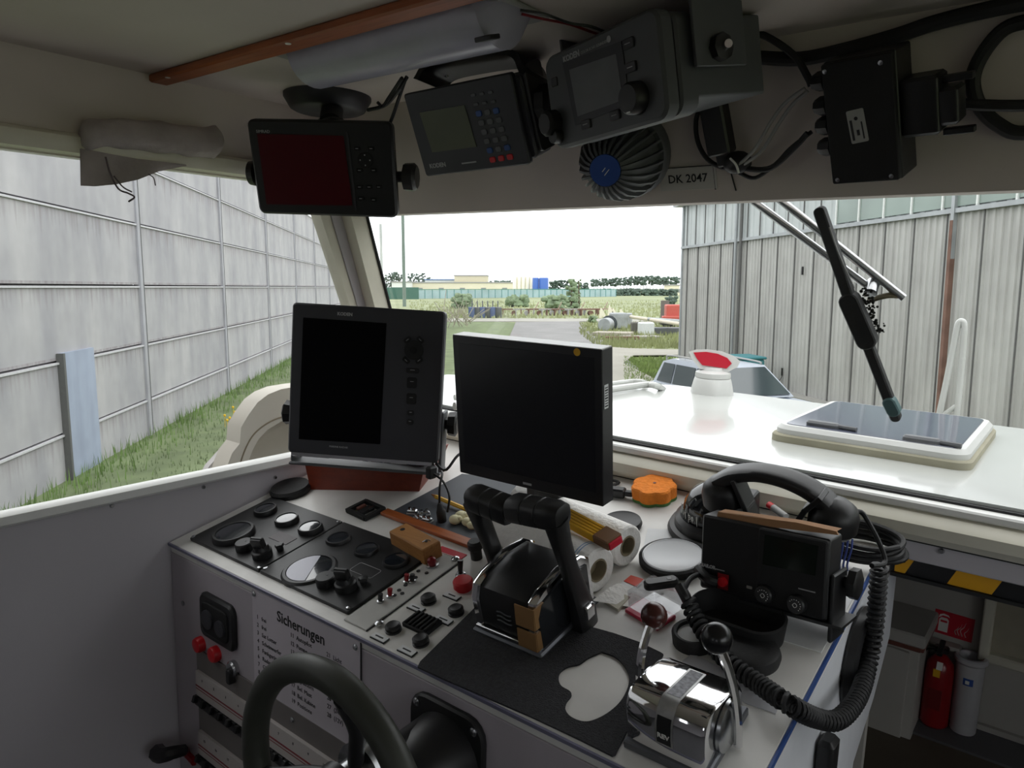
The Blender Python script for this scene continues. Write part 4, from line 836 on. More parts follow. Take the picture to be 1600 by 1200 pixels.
# loops of cable in the right rear corner
c = D(1352, 862); b = mb(RUB, DM); P = []
for i in range(64): a = 2 * PI * i / 16; P.append((c.x + (.055 + .004 * math.sin(i * .9)) * math.cos(a), c.y - .010 + (.042 + .003 * math.cos(i * .7)) * math.sin(a), .006 + i * .0005))
b.tube(P, .0042, 8, 3); soloD(b, 'cable_coil', 'coiled black cable lying in the right rear corner of the console', 'cable', (c.x, c.y, 0))
c = D(1222, 800, .02); b = mb(mat('glove_grey', '#4d4f52', .8, var=.2, scale=30), DM); b.box((-.345, .53, .012), (.10, .05, .022), .006, RZ(.1)); soloD(b, 'grey_pouch', 'dark grey pouch lying between the compass and the handset cradle', 'pouch', (-.345, .53, 0))
p0, p1 = D(1208, 793, .03), D(1228, 806, .03); b = mb(LGREY, DM); b.cyl((p0.x, p0.y, .03), (p1.x, p1.y, .028), .006, n=12); b.use(RED).cyl((p0.x, p0.y, .03), p0 + (p0 - p1) * .35, .006, n=12); soloD(b, 'lighter', 'grey tube with a red tip lying on the pouch behind the cradle', 'lighter', (p0.x, p0.y, .026))
for i, a in enumerate((.0, .004, .008)):
    b = mb(mat('cord_blue', '#2d3f80', .6), DM); q = [D(1318 + i * 7, 842, .05), D(1316 + i * 7, 860, .035), D(1312 + i * 6, 880, .015), D(1312 + i * 6, 892, .004)]; b.tube(q, .0016, 6); soloD(b, 'blue_wire', ['leftmost of three thin blue wires behind the radio', 'middle one of three thin blue wires behind the radio', 'rightmost of three thin blue wires behind the radio'][i], 'wire', tuple(q[-1]), 'blue wires')
b = mb(PAPER, DM); b.prism(dpts([(1308, 860), (1345, 864), (1330, 872), (1310, 872)]), .0005, .0012); c = D(1325, 866); soloD(b, 'paper_scrap', 'small white paper scrap by the blue wires', 'paper', (c.x, c.y, 0))
# round handle on the console side
hc = V((XR, 1.115, -.548))
t = thing('grab_ring', 'round black grab ring on the right side of the console', 'grab ring', CAB, tuple(hc)); Mh = T(*hc) @ RX(.2) @ RY(PI / 2)
b = mb(BLK, Mh); b.lathe([(.075, 0), (.077, .004), (.074, .014), (.066, .018), (.050, .016), (.044, .006), (0, .005)], n=40); b.part('ring', t)
b = mb(BLK, Mh); b.box((0, 0, .014), (.105, .018, .018), .004); b.part('crossbar', t)
p = CAB.hit(1277, 1165, 0, XR)
b = mb(BLK); b.box((XR + .012, p.y + .005, p.z - .07), (.022, .035, .17), .006); b.solo('strap_bracket', 'black upright bracket on the console side under the ribbed cord', 'bracket', CAB, (XR, p.y, p.z - .07))
# radar cables
b = mb(RUB); b.tube([RAD.M @ V((rw / 2 + .03, .05, -.13)), CAB.hit(693, 735, 1, 1.02), CAB.hit(715, 712, 1, 1.05), CAB.hit(735, 700, 1, 1.1)], .003, 6); b.tube([CAB.hit(674, 738, 1, .98), CAB.hit(692, 752, 1, .98), CAB.hit(702, 775, 1, .97), CAB.hit(699, 800, 1, .97)], .0022, 6); b.box(CAB.hit(674, 738, 1, .98), (.014, .02, .024), .003)
b.solo('display_cable', 'thin black cable tied behind the right foot of the radar display', 'cable', CAB, tuple(CAB.hit(692, 752, 1, .98)))
# ================================================================== OVERHEAD
def CE(px, py, z=ZC): return CAB.hit(px, py, 2, z)
y0 = CE(235, 122).y
b = mb(MAHOG); b.box(((LX + .45) / 2, y0, ZC - .007), (.45 - LX - .004, .034, .014), .003)
b.use(LETTERW)
for q in ((262, 121), (450, 68)): p = CE(*q, ZC - .014); b.cyl((p.x, p.y, ZC - .014), (p.x, p.y, ZC - .0148), .0045, n=10)
b.solo('ceiling_batten', 'varnished mahogany batten running across the ceiling', 'batten', CAB, (-.46, y0, ZC))
# tube lamp
t = thing('ceiling_lamp', 'long translucent strip lamp on the ceiling beside the mahogany batten', 'ceiling lamp', CAB, (-.80, .79, ZC))
def lampx(): return None
yl = .765; x0 = CE(416, 108, .30).x; x1 = CE(790, 35, .30).x; L = []
for k in range(15):
    s_ = k / 14; x = x0 + (x1 - x0) * s_; e = min(s_, 1 - s_) / .06; g_ = math.sqrt(max(0, 1 - (1 - min(e, 1)) ** 2)) * .9 + .1
    L.append([(x, yl + math.cos(a) * .052 * (.55 + .45 * g_), ZC + .001 - math.sin(a) * .050 * g_) for a in [PI * i / 14 for i in range(15)]])
b = mb(TUBEP); b.loops(L, (True, True), False); b.part('cover', t, 'translucent cover')
b = mb(LGREY); b.box(((x0 + x1) / 2, yl, ZC - .003), (x1 - x0 + .01, .112, .006), .002); b.part('base', t)
p = CE(763, 59, .285); b = mb(BLK, T(p.x, p.y - .002, .284) @ RX(.3)); b.box((0, 0, 0), (.026, .020, .006), .001); b.part('switch', t, 'black rocker switch')
# red and black wire
b = mb(DRED); b.tube([CE(815, 22, .32), CE(850, 30, .318), CE(890, 38, .318), CE(930, 52, .315), CE(960, 60, .31)], .0018, 6); b.solo('red_wire', 'red wire running along the ceiling from the strip lamp', 'wire', CAB, tuple(CE(850, 30, .318)), 'lamp wires')
b = mb(BLK); b.tube([CE(813, 16, .32), CE(850, 22, .316), CE(890, 36, .314), CE(925, 42, .312), CE(960, 56, .308)], .0018, 6); b.solo('black_wire', 'black wire running along the ceiling beside the red one', 'wire', CAB, tuple(CE(850, 22, .318)), 'lamp wires')
# cloth over the window frame
WXI = LX + .028
def WL(px, py, x=WXI): return CAB.hit(px, py, 0, x)
t = thing('grey_cloth', 'grey cloth rolled up on the side window frame with one end hanging down', 'cloth', CAB, tuple(WL(230, 215)))
b = mb(CLOTH); P = catmull([WL(128, 212), WL(165, 208), WL(215, 212), WL(262, 216), WL(300, 222), WL(338, 222)], 6); L = []
for i, p in enumerate(P):
    s_ = i / (len(P) - 1); r_ = .024 * (1 + .05 * math.sin(i * .9)) * (.75 if s_ in (0, 1) else 1) * (1 + .25 * s_)
    L.append([p + V((.004 + r_ * math.cos(a) * (1 + .06 * math.sin(3 * a + i * .3)), 0, r_ * .95 * math.sin(a) * (1 + .05 * math.cos(4 * a - i * .4)))) for a in [2 * PI * j / 20 for j in range(20)]])
b.loops(L); b.part('roll', t, sharp=70)
topq = [(126, 232), (150, 236), (180, 242), (215, 248), (250, 252), (290, 257)]; botq = [(127, 290), (150, 291), (182, 288), (215, 281), (248, 268), (292, 259)]
rows = []
for j in range(7):
    rows.append([WL(a[0] + (c[0] - a[0]) * j / 6, a[1] + (c[1] - a[1]) * j / 6, WXI + .004 + .006 * math.sin(i * 1.7 + j * .5)) for i, (a, c) in enumerate(zip(topq, botq))])
b = mb(CLOTH); b.grid(rows); b.grid([[p - V((.003, 0, 0)) for p in r] for r in rows]); b.part('hanging_end', t, sharp=70)
b = mb(CORD); b.tube([WL(165, 245, WXI + .012), WL(172, 270, WXI + .012), WL(185, 295, WXI + .01), WL(200, 302, WXI + .01), WL(210, 308, WXI + .01), WL(201, 315, WXI + .01)], .0016, 5); b.tube([WL(178, 275, WXI + .012), WL(192, 292, WXI + .01), WL(206, 300, WXI + .01)], .0013, 5); b.tube([WL(232, 272, WXI + .01), WL(240, 278, WXI + .01), WL(243, 290, WXI + .01)], .001, 5); b.part('loose_threads', t, 'loose brown threads')
# ceiling mounted plotter with the dark red screen
PLO = panelfr((-1.144, .8746, .1763), (.8476, .5306, -.0122), (.1613, -.2356, .9584)); w_, h_ = .27, .1706
dc = CE(512, 150, ZC)
t = thing('chart_plotter', 'black chart plotter with a dark red screen hanging from the ceiling', 'chart plotter', CAB, (dc.x, dc.y, ZC))
b = mb(BLK, PLO.M @ T(0, .016, 0) @ FACE); b.rbox(w_, h_, .016, .012, .004); b.part('front_bezel', t)
b = mb(BLKM, PLO.M @ T(0, .050, 0) @ FACE); b.rbox(w_ - .03, h_ - .03, .036, .014, .004); b.part('rear_case', t)
b = mb(REDSCR); quad(b, PLO, [(402, 209), (537, 212), (551, 321), (417, 319)], .0004); b.part('screen', t, 'dark red screen')
b = mb(LETTER); b.at(onface(PLO, 411, 205.5, .0004)).text('SIMRAD', .0075, T(0, 0, 0)); b.part('lettering', t)
b = mb(CHAR); quad(b, PLO, [(541, 206), (544, 206), (558, 330), (555, 330)], .0004, .001); b.part('divider', t)
b = mb(BLKM); b.at(onface(PLO, 571, 250)).lathe([(.014, 0), (.014, .002), (.006, .003), (0, .003)]); b.use(LETTER)
for a in range(4): b.box((.009 * math.cos(a * PI / 2), .009 * math.sin(a * PI / 2), .0026), (.0022, .0022, .0006))
b.part('round_keypad', t)
for q in ((558, 232), (580, 232), (562, 266), (584, 266), (562, 292), (577, 292), (592, 292), (564, 310), (584, 312)):
    b = mb(BLKM); b.at(onface(PLO, *q)).rbox(.012, .007, .002, .002, .0006); b.use(LETTER).box((0, 0, .0021), (.005, .001, .0003)); b.part('key', t)
b = mb(BLK, PLO.M @ T(w_ / 2 - .004, .03, -.015) @ RY(PI / 2)); b.lathe([(.010, 0), (.010, .012), (.024, .014), (.025, .032), (.020, .038), (0, .038)], n=20, mod=lambda a, z: 1 + .04 * math.cos(9 * a)); b.part('clamp_knob', t)
b = mb(BLK, PLO.M @ T(-w_ / 2 + .004, .03, -.015) @ RY(-PI / 2)); b.lathe([(.010, 0), (.010, .010), (.024, .012), (.022, .024), (0, .026)], n=20); b.part('clamp_knob', t)
b = mb(CHAR, T(dc.x, dc.y, ZC)); b.lathe([(.064, -.030), (.072, -.026), (.084, -.006), (.084, 0)][::-1] + [(.0, -.030)], n=36); b.part('ceiling_disc', t)
top = PLO.M @ V((0.01, .035, h_ / 2 - .01)); b = mb(BLK); b.cyl((dc.x + .015, dc.y, ZC - .02), top, .021, .021, 20); b.box(top, (.05, .03, .02), .004); b.part('stem', t)
# second display with keypad
k_ = 1.25; NAV = panelfr((-.6565 * k_, .7229 * k_, .1782 * k_), (.9966, .0724, .0398), (-.0081, -.3943, .919)); w_, h_ = .2125, .135
t = thing('navigation_display', 'charcoal navigation display with a green-grey screen and blue and red keys', 'navigation display', CAB, tuple(CE(750, 105)))
b = mb(CHAR, NAV.M @ T(0, .010, 0) @ FACE); b.rbox(w_, h_, .010, .005, .002); b.part('front_bezel', t)
b = mb(CHAR, NAV.M @ T(.012, .055, 0) @ FACE); b.rbox(w_ - .004, h_ - .012, .046, .008, .003); b.part('rear_case', t)
b = mb(GRNSCR); quad(b, NAV, [(656, 176), (726, 164), (745, 229), (676, 238)], .0004); b.part('screen', t, 'green-grey screen')
b = mb(LETTER); b.at(onface(NAV, 684, 258.5, .0004)).text('KODEN', .010, T(0, 0, 0), bold=.0003); b.at(onface(NAV, 733, 254, .0004)).box((0, 0, .0001), (.030, .0022, .0003)); b.part('lettering', t)
for r_ in range(8):
    a0 = (741, 148); 
    for c_ in range(3):
        x_ = 740 + c_ * 13.5 + r_ * 4.3; y_ = 148.5 - c_ * 2.2 + r_ * 14.4
        m_ = RED if r_ == 7 else (BLUEK if (r_ in (2, 6) and c_ != 1) else GREYP)
        b = mb(m_); b.at(onface(NAV, x_, y_)).rbox(.011 if r_ > 1 else .009, .009 if r_ > 1 else .005, .002, .003, .0006); b.part('key', t, {RED: 'red key', BLUEK: 'blue key'}.get(m_))
b = mb(BLK)
pa = [CE(672, 133, .30), CE(688, 112, .322), CE(735, 100, .325), CE(790, 92, .325), CE(822, 96, .322), CE(835, 120, .29)]
P = catmull(pa, 5); L = []
for i, p in enumerate(P):
    d = (P[min(i + 1, len(P) - 1)] - P[max(i - 1, 0)]).normalized(); o_ = V((-.07, 1, -.05)).normalized(); n_v = d.cross(o_).normalized(); L.append([p + o_ * y * .036 + n_v * x * .005 for x, y in ((-1, -1), (1, -1), (1, 1), (-1, 1))])
b.loops(L); b.use(STEEL)
for q in ((698, 117), (806, 94)): p = CE(*q, .319); b.cyl(p, p - V((0, 0, .004)), .004, .003, 10)
b.part('mounting_bracket', t)
b = mb(BLK, NAV.M @ T(w_ / 2 + .010, .04, .01) @ RY(PI / 2)); b.rbox(.13, .05, .006, .01, .001, RZ(.0)); b.lathe([(.012, .006), (.030, .010), (.030, .026), (.024, .032), (0, .032)], T(-.0, 0, 0), 8); b.part('clamp_knob', t)
# third display, large grey
k_ = 1.3; DIS = panelfr((-.4137 * k_, .6539 * k_, .185 * k_), (.939, -.3419, .0385), (-.0978, -.158, .9826)); w_, h_ = .234, .125
t = thing('fish_finder', 'big grey echo sounder with a pale grey screen and black dials under the ceiling', 'echo sounder', CAB, tuple(DIS.M @ V((.05, .12, .09))))
DG = mat('sounder_grey', '#4b4d4f', .5, var=.05)
b = mb(DG, DIS.M @ T(0, .020, 0) @ FACE); b.rbox(w_, h_, .020, .018, .004); b.part('front_bezel', t)
b = mb(DG, DIS.M @ T(.006, .05, 0) @ FACE); b.rbox(w_ - .006, h_ - .006, .028, .018, .003); b.part('mid_case', t)
b = mb(DG, DIS.M @ T(.010, .17, .006) @ FACE); b.rbox(w_ - .02, h_ - .03, .122, .004, .002); b.part('rear_case', t)
b = mb(CHAR); quad(b, DIS, [(880, 98), (972, 64), (985, 162), (900, 196)], .0003, .001); b.part('screen_frame', t)
b = mb(GRYSCR); quad(b, DIS, [(891, 109), (964, 84), (975, 156), (904, 182)], .0008, .001); b.part('screen', t, 'pale grey screen')
b = mb(LETTER); b.at(onface(DIS, 893, 88.5, .0006)).text('KODEN', .0105, T(0, 0, 0), bold=.0004); b.at(onface(DIS, 928, 74, .0006)).text('COLOR ECHO SOUNDER', .0048, T(0, 0, 0)); b.at(onface(DIS, 952, 61, .0006)).lathe([(.004, 0), (.004, .0005), (0, .0005)], n=16); b.part('lettering', t)
for q in ((983, 68), (987, 105), (962, 180), (917, 194)):
    b = mb(CHAR); b.at(onface(DIS, *q)).rbox(.020, .012, .003, .002, .001); b.use(LETTER).box((0, 0, .0032), (.010, .001, .0004)); b.part('key', t)
b = mb(CHAR); b.at(onface(DIS, 867, 128)).rbox(.014, .012, .002, .002, .001); b.part('key', t)
b = mb(BLK); b.at(onface(DIS, 997, 153)).lathe([(.020, 0), (.019, .014), (.016, .018), (0, .018)], n=28); b.use(LETTERW).box((0, -.016, .0182), (.006, .0015, .0006)); b.part('dial', t, 'large black dial')
b = mb(BLK); b.at(onface(DIS, 868, 192)).lathe([(.018, 0), (.018, .016), (.014, .020), (0, .020)], n=10); b.part('dial', t, 'black dial at the lower left')
b = mb(BLK); b.at(onface(DIS, 874, 212)).lathe([(.011, 0), (.010, .012), (0, .012)], n=12); b.part('dial', t, 'small black dial')
mb(DG, DIS.M).box((w_ / 2 + .014, .08, .055), (.005, .085, .13), .001).part('bracket_arm', t); mb(DG, DIS.M).box((-w_ / 2 - .004, .08, .05), (.005, .085, .12), .001).part('bracket_arm', t)
b = mb(BLK, DIS.M @ T(w_ / 2 + .016, .075, .01) @ RY(PI / 2)); b.lathe([(.016, 0), (.016, .01), (.010, .012), (0, .012)], n=8); b.use(CHROME).cyl((0, -.0, .012), (0, -.004, .020), .006, .005, 12); b.part('clamp_knob', t)
# ribbed dome
dA = HDR.hit(984, 238, 1, -.004); pA = HDR.M @ dA; pB = CAB.hit(946, 266, 1, .985)
ax = (pB - pA).normalized(); lenD = (pB - pA).length
xx = ax.orthogonal().normalized(); Md = m4(basis(xx, ax.cross(xx), ax), tuple(pA)); R_ = .070
t = thing('ribbed_lamp', 'grey ribbed dome with a blue round sticker below the echo sounder', 'dome lamp', CAB, tuple(pA))
b = mb(GREYP, Md); b.lathe([(R_, .0), (R_ * 1.02, .012), (R_ * .99, .035), (R_ * .95, .040), (R_ * .90, .040)], n=40); b.part('base_ring', t)
b = mb(GREYP, Md); b.lathe([(R_ * .86, .036), (R_ * .80, lenD * .55), (R_ * .62, lenD * .80), (R_ * .42, lenD * .95), (R_ * .30, lenD), (0, lenD)], n=40); b.part('body', t)
for i in range(26):
    a = 2 * PI * i / 26; c, s_ = math.cos(a), math.sin(a); b = mb(GREYP, Md); pts = [(R_ * .96, .038), (R_ * .92, lenD * .5), (R_ * .74, lenD * .80), (R_ * .50, lenD * .98), (R_ * .36, lenD * 1.01)]
    q = V((-s_, c, 0)) * .0018; b.loops([[V((r * c, r * s_, z)) - q, V((r * c, r * s_, z)) + q, V((r * .8 * c, r * .8 * s_, z - .006)) + q, V((r * .8 * c, r * .8 * s_, z - .006)) - q] for r, z in pts]); b.part('rib', t)
b = mb(BLUEST, Md); b.lathe([(R_ * .34, lenD - .001), (R_ * .34, lenD + .003), (0, lenD + .003)], n=28); b.use(LETTERW).box((0, .004, lenD + .0034), (.012, .0012, .0004)).box((0, -.002, lenD + .0034), (.008, .0012, .0004)); b.part('sticker', t, 'blue round sticker')
# name strip on the header
p = HDR.hit(1075, 279, 1, 0); b = mb(mat('label_plate_white', '#bfbcb7', .5, var=.02), HDR.M @ T(p.x, -.0005, p.z) @ FACE); b.rbox(.098, .036, .0015, .001, .0004); b.use(RUB).box((-.002, .0185, .0005), (.10, .001, .002)); b.use(LETTERB).text('DK 2047', .0185, T(0, 0, .0016), bold=.0002)
b.solo('call_sign_plate', 'small white plate reading DK 2047 at the lower edge of the header board', 'plate', CAB, tuple(HDR.M @ V((p.x, 0, p.z))))
b = mb(RUB); 
for q, q2 in (((1114, 258), (1118, 296)), ((1140, 262), (1150, 298))):
    a_, c_ = HDR.hit(*q, 1, -.001), HDR.hit(*q2, 1, -.001); b.cyl(HDR.M @ a_, HDR.M @ c_, .0012, n=6)
b.solo('header_joint_strip', 'pair of thin dark joint lines in the header board right of the white plate', 'joint', CAB, tuple(HDR.M @ HDR.hit(1130, 280, 1, 0)))
# inline black box
p = HDR.hit(1118, 196, 1, -.018); b = mb(BLK, HDR.M @ T(p.x, -.001, p.z) @ FACE @ RZ(.12)); b.rbox(.036, .088, .026, .004, .003); b.use(BLK).box((.004, -.052, .012), (.024, .02, .018), .003)
b.solo('inline_connector_box', 'small upright black box on the header board right of the echo sounder', 'connector box', CAB, tuple(HDR.M @ V((p.x, 0, p.z))))
# junction box
k_ = .955; JB = panelfr((-.2759 * k_, 1.0832 * k_, .2078 * k_), (.9871, -.1603, -.0029), (-.0642, -.4115, .9091)); w_, h_ = .086, .1547
t = thing('junction_box', 'black junction box with a small white label on the header board', 'junction box', CAB, tuple(JB.M @ V((0, .06, 0))))
b = mb(BLKM, JB.M @ T(0, .008, 0) @ FACE); b.rbox(w_, h_, .008, .003, .001); b.part('lid', t)
b = mb(BLK, JB.M @ T(0, .054, 0) @ FACE); b.rbox(w_ + .002, h_ + .002, .045, .003, .001); b.part('case', t)
for q in ((1289, 112), (1376, 98), (1309, 281), (1393, 275)): mb(STEEL).at(onface(JB, *q)).lathe([(.003, 0), (.003, .001), (0, .0015)], n=10).part('screw', t, 'steel screw')
b = mb(mat('label_grey', '#a2a29e', .6)); b.at(onface(JB, 1340, 197, .0004) @ RZ(.1)).rbox(.022, .042, .0006, .002, .0002); b.use(LETTERB); b.M = b.M @ T(0, 0, .0007) @ RZ(PI / 2)
b.box((-.004, .007, .0001), (.026, .003, .0003)); b.box((-.008, .0, .0001), (.007, .0035, .0003)); b.box((-.006, -.006, .0001), (.022, .0018, .0003)); b.lathe([(.0024, 0), (.0024, .0002), (0, .0002)], T(.010, -.0, 0), 12); b.part('label', t, 'pale printed label')
for i, py in enumerate((132, 172, 204, 238)):
    x_, z_ = fxy(JB, 1290, py); b = mb(BLK, JB.M @ T(-w_ / 2, .028, z_) @ RY(-PI / 2)); b.lathe([(.011, 0), (.011, .008), (.013, .009), (.013, .018), (.009, .026), (0, .026)], n=8); b.part('cable_gland', t)
b = mb(BLK, JB.M); b.box((w_ / 2 + .022, .03, .006), (.044, .036, .070), .004); b.box((w_ / 2 + .052, .03, .002), (.024, .03, .044), .004); b.box((w_ / 2 + .060, .03, .032), (.034, .010, .008), .001); b.box((w_ / 2 + .060, .03, -.030), (.034, .010, .008), .001); b.part('plug', t)
# cables on the header
def HC(pts, r, name, label, m=RUB, off=-.014, extra=(), group=None):
    P = [HDR.M @ HDR.hit(x, y, 1, off) for x, y in pts]; b = mb(m); b.tube(P, r, 10)
    for e in extra: b.tube([HDR.M @ HDR.hit(x, y, 1, off) for x, y in e], r, 10)
    return b.solo(name, label, 'cable', CAB, tuple(P[0]), group)
HC([(1120, 92), (1180, 90), (1250, 92), (1320, 78), (1400, 56), (1460, 36), (1540, 16), (1640, -4)], .0095, 'thick_cable', 'thick black cable running along the top of the header board')
HC([(1700, 10), (1620, 30), (1570, 45), (1535, 85), (1520, 125), (1530, 165), (1560, 195), (1600, 208), (1700, 190)], .0085, 'looped_cable', 'black cable bent in a wide loop at the upper right', off=-.010)
HC([(1476, 160), (1530, 164), (1600, 165), (1700, 160)], .0070, 'plug_cable', 'black cable leaving the junction box plug to the right', off=-.034)
HC([(1150, 46), (1195, 56), (1240, 86), (1262, 120), (1268, 134)], .0048, 'gland_cable', 'black cable curving down to the upper gland of the junction box', off=-.030)
HC([(1262, 208), (1240, 232), (1205, 262), (1170, 264), (1150, 256)], .0042, 'lower_cable', 'thicker of two black cables sagging left of the junction box', off=-.024)
HC([(1268, 206), (1235, 232), (1212, 256), (1180, 278), (1155, 270)], .0030, 'thin_cable', 'thinner black cable sagging below the other left of the junction box', off=-.020)
HC([(1258, 138), (1228, 160), (1205, 190), (1180, 232), (1150, 262)], .0026, 'grey_cable', 'grey cable slanting from the junction box, left of its pair', LGREY, -.030, group='grey cables')
HC([(1262, 142), (1238, 164), (1215, 196), (1190, 236), (1158, 260)], .0026, 'grey_cable', 'grey cable slanting from the junction box, right of its pair', LGREY, -.028, group='grey cables')
HC([(1100, 160), (1088, 185), (1090, 220), (1105, 248), (1130, 262), (1150, 258)], .0036, 'side_cable', 'black cable curving round the small upright box', off=-.012)
p = HDR.M @ HDR.hit(1152, 254, 1, -.02); b = mb(BLK); b.ball(p, .019, (1.2, .7, .9), 14); b.use(LETTERW).tube([p + V((-.004, -.018, .004)), p + V((.006, -.019, -.006)), p + V((.010, -.016, -.018))], .0018, 6)
b.solo('taped_joint', 'black taped bundle with a white tie where the header cables meet', 'cable joint', CAB, tuple(p))
b = mb(RUB); b.tube([CE(636, 120, .31), CE(620, 145, .29), CE(600, 165, .29), CE(575, 172, .29)], .0035, 6); b.tube([CE(632, 128, .31), PLO.M @ V((w_ / 2 + .09, .01, .09)), PLO.M @ V((.115, .02, .062))], .0032, 6); b.tube([CE(628, 122, .30), CE(608, 152, .29), CE(598, 166, .285), CE(590, 160, .29)], .003, 6)
b.solo('plotter_cable', 'black cables between the chart plotter and the navigation display', 'cable', CAB, tuple(CE(620, 145, .29)))
# ================================================================== OUTSIDE ON THE BOAT
ZD = -.33
def DK(px, py, z=ZD): return CAB.hit(px, py, 2, z)
b = mb(GELCOAT); b.prism([(-1.62, 1.305), (1.32, 1.305), (1.32, 2.06), (-.98, 2.06), (-1.60, 1.70)], ZD - .03, ZD); structure(b, 'trim_deck', CAB, (0, 1.7, ZD))
b = mb(GELCOAT); b.prism([(-1.0, 1.98), (1.30, 1.98), (1.20, 2.04), (-.98, 2.04)], -1.2, ZD - .03); b.prism([(-1.65, -2.2), (1.65, -2.2), (1.6, 2.4), (.9, 3.9), (.1, 4.8), (-.7, 3.9), (-1.62, 2.2)], -2.1, -1.26)
structure(b, 'trim_hull', CAB, (0, 1, -2.0))
# bulwark through the side window
BX = -1.62
def bw(px, py, x=BX): p = CAB.hit(px, py, 0, x); return (p.y, p.z)
t = thing('bulwark', 'cream curved coaming of the side deck seen through the side window', 'bulwark', CAB, (BX, 1.1, -.5))
o_ = [(340, 735), (352, 705), (364, 690), (366, 665), (378, 645), (392, 626), (408, 614), (428, 606), (452, 602), (500, 596), (600, 592), (680, 590)]
i_ = [(680, 635), (600, 638), (500, 642), (450, 650), (428, 656), (408, 668), (394, 682), (384, 700), (376, 722), (372, 740)]
b = mb(GELC2); b.prism([bw(*q) for q in o_ + i_], BX - .03, BX + .03, YZ); b.part('rim', t)
b = mb(mat('coaming_panel', '#9f988a', .55, var=.04)); b.prism([bw(*q, BX) for q in i_] + [bw(372, 860), bw(680, 800)], BX - .02, BX + .0, YZ); b.part('inner_panel', t)
b = mb(mat('seam_brown', '#6f6450', .7)); b.tube([CAB.hit(q[0], q[1], 0, BX + .03) for q in i_[1:]], .0022, 6); b.part('seam', t, 'brown seam')
b = mb(mat('bulwark_side', '#c4c0be', .5)); b.prism([bw(*q, BX - .02) for q in ((366, 690), (330, 730), (316, 760), (372, 760), (368, 700))], BX - .05, BX - .03, YZ); b.part('side_face', t)
OUTW = mat('outdoor_white', '#c3c4c1', .4, var=.03)
# hatch
HX0, HX1, HY0, HY1 = -.498, -.150, 1.505, 1.925
t = thing('deck_hatch', 'white framed deck hatch with smoked glass and two grey handles', 'hatch', CAB, ((HX0 + HX1) / 2, (HY0 + HY1) / 2, ZD)); hx, hy = (HX0 + HX1) / 2, (HY0 + HY1) / 2
b = mb(HGASK, T(hx, hy, ZD)); b.rbox(HX1 - HX0 + .012, HY1 - HY0 + .012, .016, .03, .003); b.part('base', t, 'weathered wooden base')
b = mb(OUTW, T(hx, hy, ZD + .016)); b.rbox(HX1 - HX0, HY1 - HY0, .018, .034, .008); b.part('frame', t, 'white frame')
b = mb(HATCHG, T(hx, hy, ZD + .031)); b.rbox(HX1 - HX0 - .036, HY1 - HY0 - .036, .0045, .016, .001); b.part('pane', t, 'smoked glass pane')
for q in ((1286, 666), (1440, 690)):
    p = DK(*q, ZD + .036); b = mb(GREYP, T(p.x, p.y, ZD + .0355)); b.rbox(.065, .022, .010, .010, .004); b.cyl((.02, 0, .004), (.065, -.006, .004), .005, n=8); b.part('handle', t, 'grey handle')
# lantern on the deck
c = DK(1112, 614)
t = thing('deck_lantern', 'white deck fitting with a fan shaped red glass on the foredeck', 'lantern', CAB, (c.x, c.y, ZD)); Ml = T(c.x, c.y, ZD)
b = mb(OUTW, Ml); b.lathe([(.060, 0), (.058, .014), (.053, .038), (.050, .044), (.048, .045)], n=48, mod=lambda a, z: 1 + (.05 * math.cos(6 * a) if z < .03 else .015 * math.cos(6 * a))); b.part('base', t)
b = mb(OUTW, Ml); b.lathe([(.049, .046), (.050, .050), (.049, .060), (.044, .063), (.03, .066), (.026, .075), (0, .075)], n=36); b.part('collar', t)
dv = -V((c.x, c.y, 0)).normalized(); ya = math.atan2(dv.y, dv.x) + PI / 2
fan = [(x * 1.12, z * .94) for x, z in [(-.062, .150), (-.052, .128), (-.032, .100), (.036, .094), (.060, .112), (.066, .130), (.050, .145), (.020, .157), (-.015, .161), (-.045, .158)]]
Mf = Ml @ RZ(ya) @ T(-.002, -.01, -.026) @ RX(-.12) @ FACE
b = mb(OUTW, Mf); b.prism(fan, -.022, .012); b.part('head', t)
b = mb(LGLASS, Mf); ins = [(x * 1.12, z * .94) for x, z in [(-.050, .149), (-.040, .130), (-.026, .112), (.034, .106), (.046, .122), (.034, .138), (.010, .149), (-.018, .153)]]; b.prism(ins, .012, .0150); b.part('red_glass', t, 'red glass')
# rails on the left of the foredeck
for i, (P, r) in enumerate((([(900, 617), (950, 609), (985, 604), (1012, 601), (1028, 604), (1042, 613)], .0095), ([(900, 608), (948, 601), (985, 596), (1005, 597), (1020, 604)], .0075))):
    b = mb(GELCOAT); b.tube([DK(710, 635 - i * 14, ZD + .012)] + [DK(x, y, ZD + (.014 if j < len(P) - 1 else -.02)) for j, (x, y) in enumerate(P)], r, 10)
    b.solo('deck_rail', ['nearer white tubular rail along the left edge of the foredeck', 'farther white tubular rail along the left edge of the foredeck'][i], 'rail', CAB, tuple(DK(985, 604)), 'foredeck rails')
b = mb(GELCOAT); q = lambda x, y, yy=2.12: CAB.hit(x, y, 1, yy)
b.tube([q(1463, 668), q(1478, 600), q(1493, 525), q(1498, 505), q(1503, 502), q(1507, 508), q(1506, 530), q(1500, 600), q(1492, 674)], .0075, 12, 6); b.tube([q(1440, 654), q(1455, 648), q(1470, 650), q(1497, 632)], .006, 10)
b.solo('bow_rail_hoop', 'tall white tubular hoop standing on the foredeck before the grey hall', 'rail', CAB, tuple(q(1480, 670)))
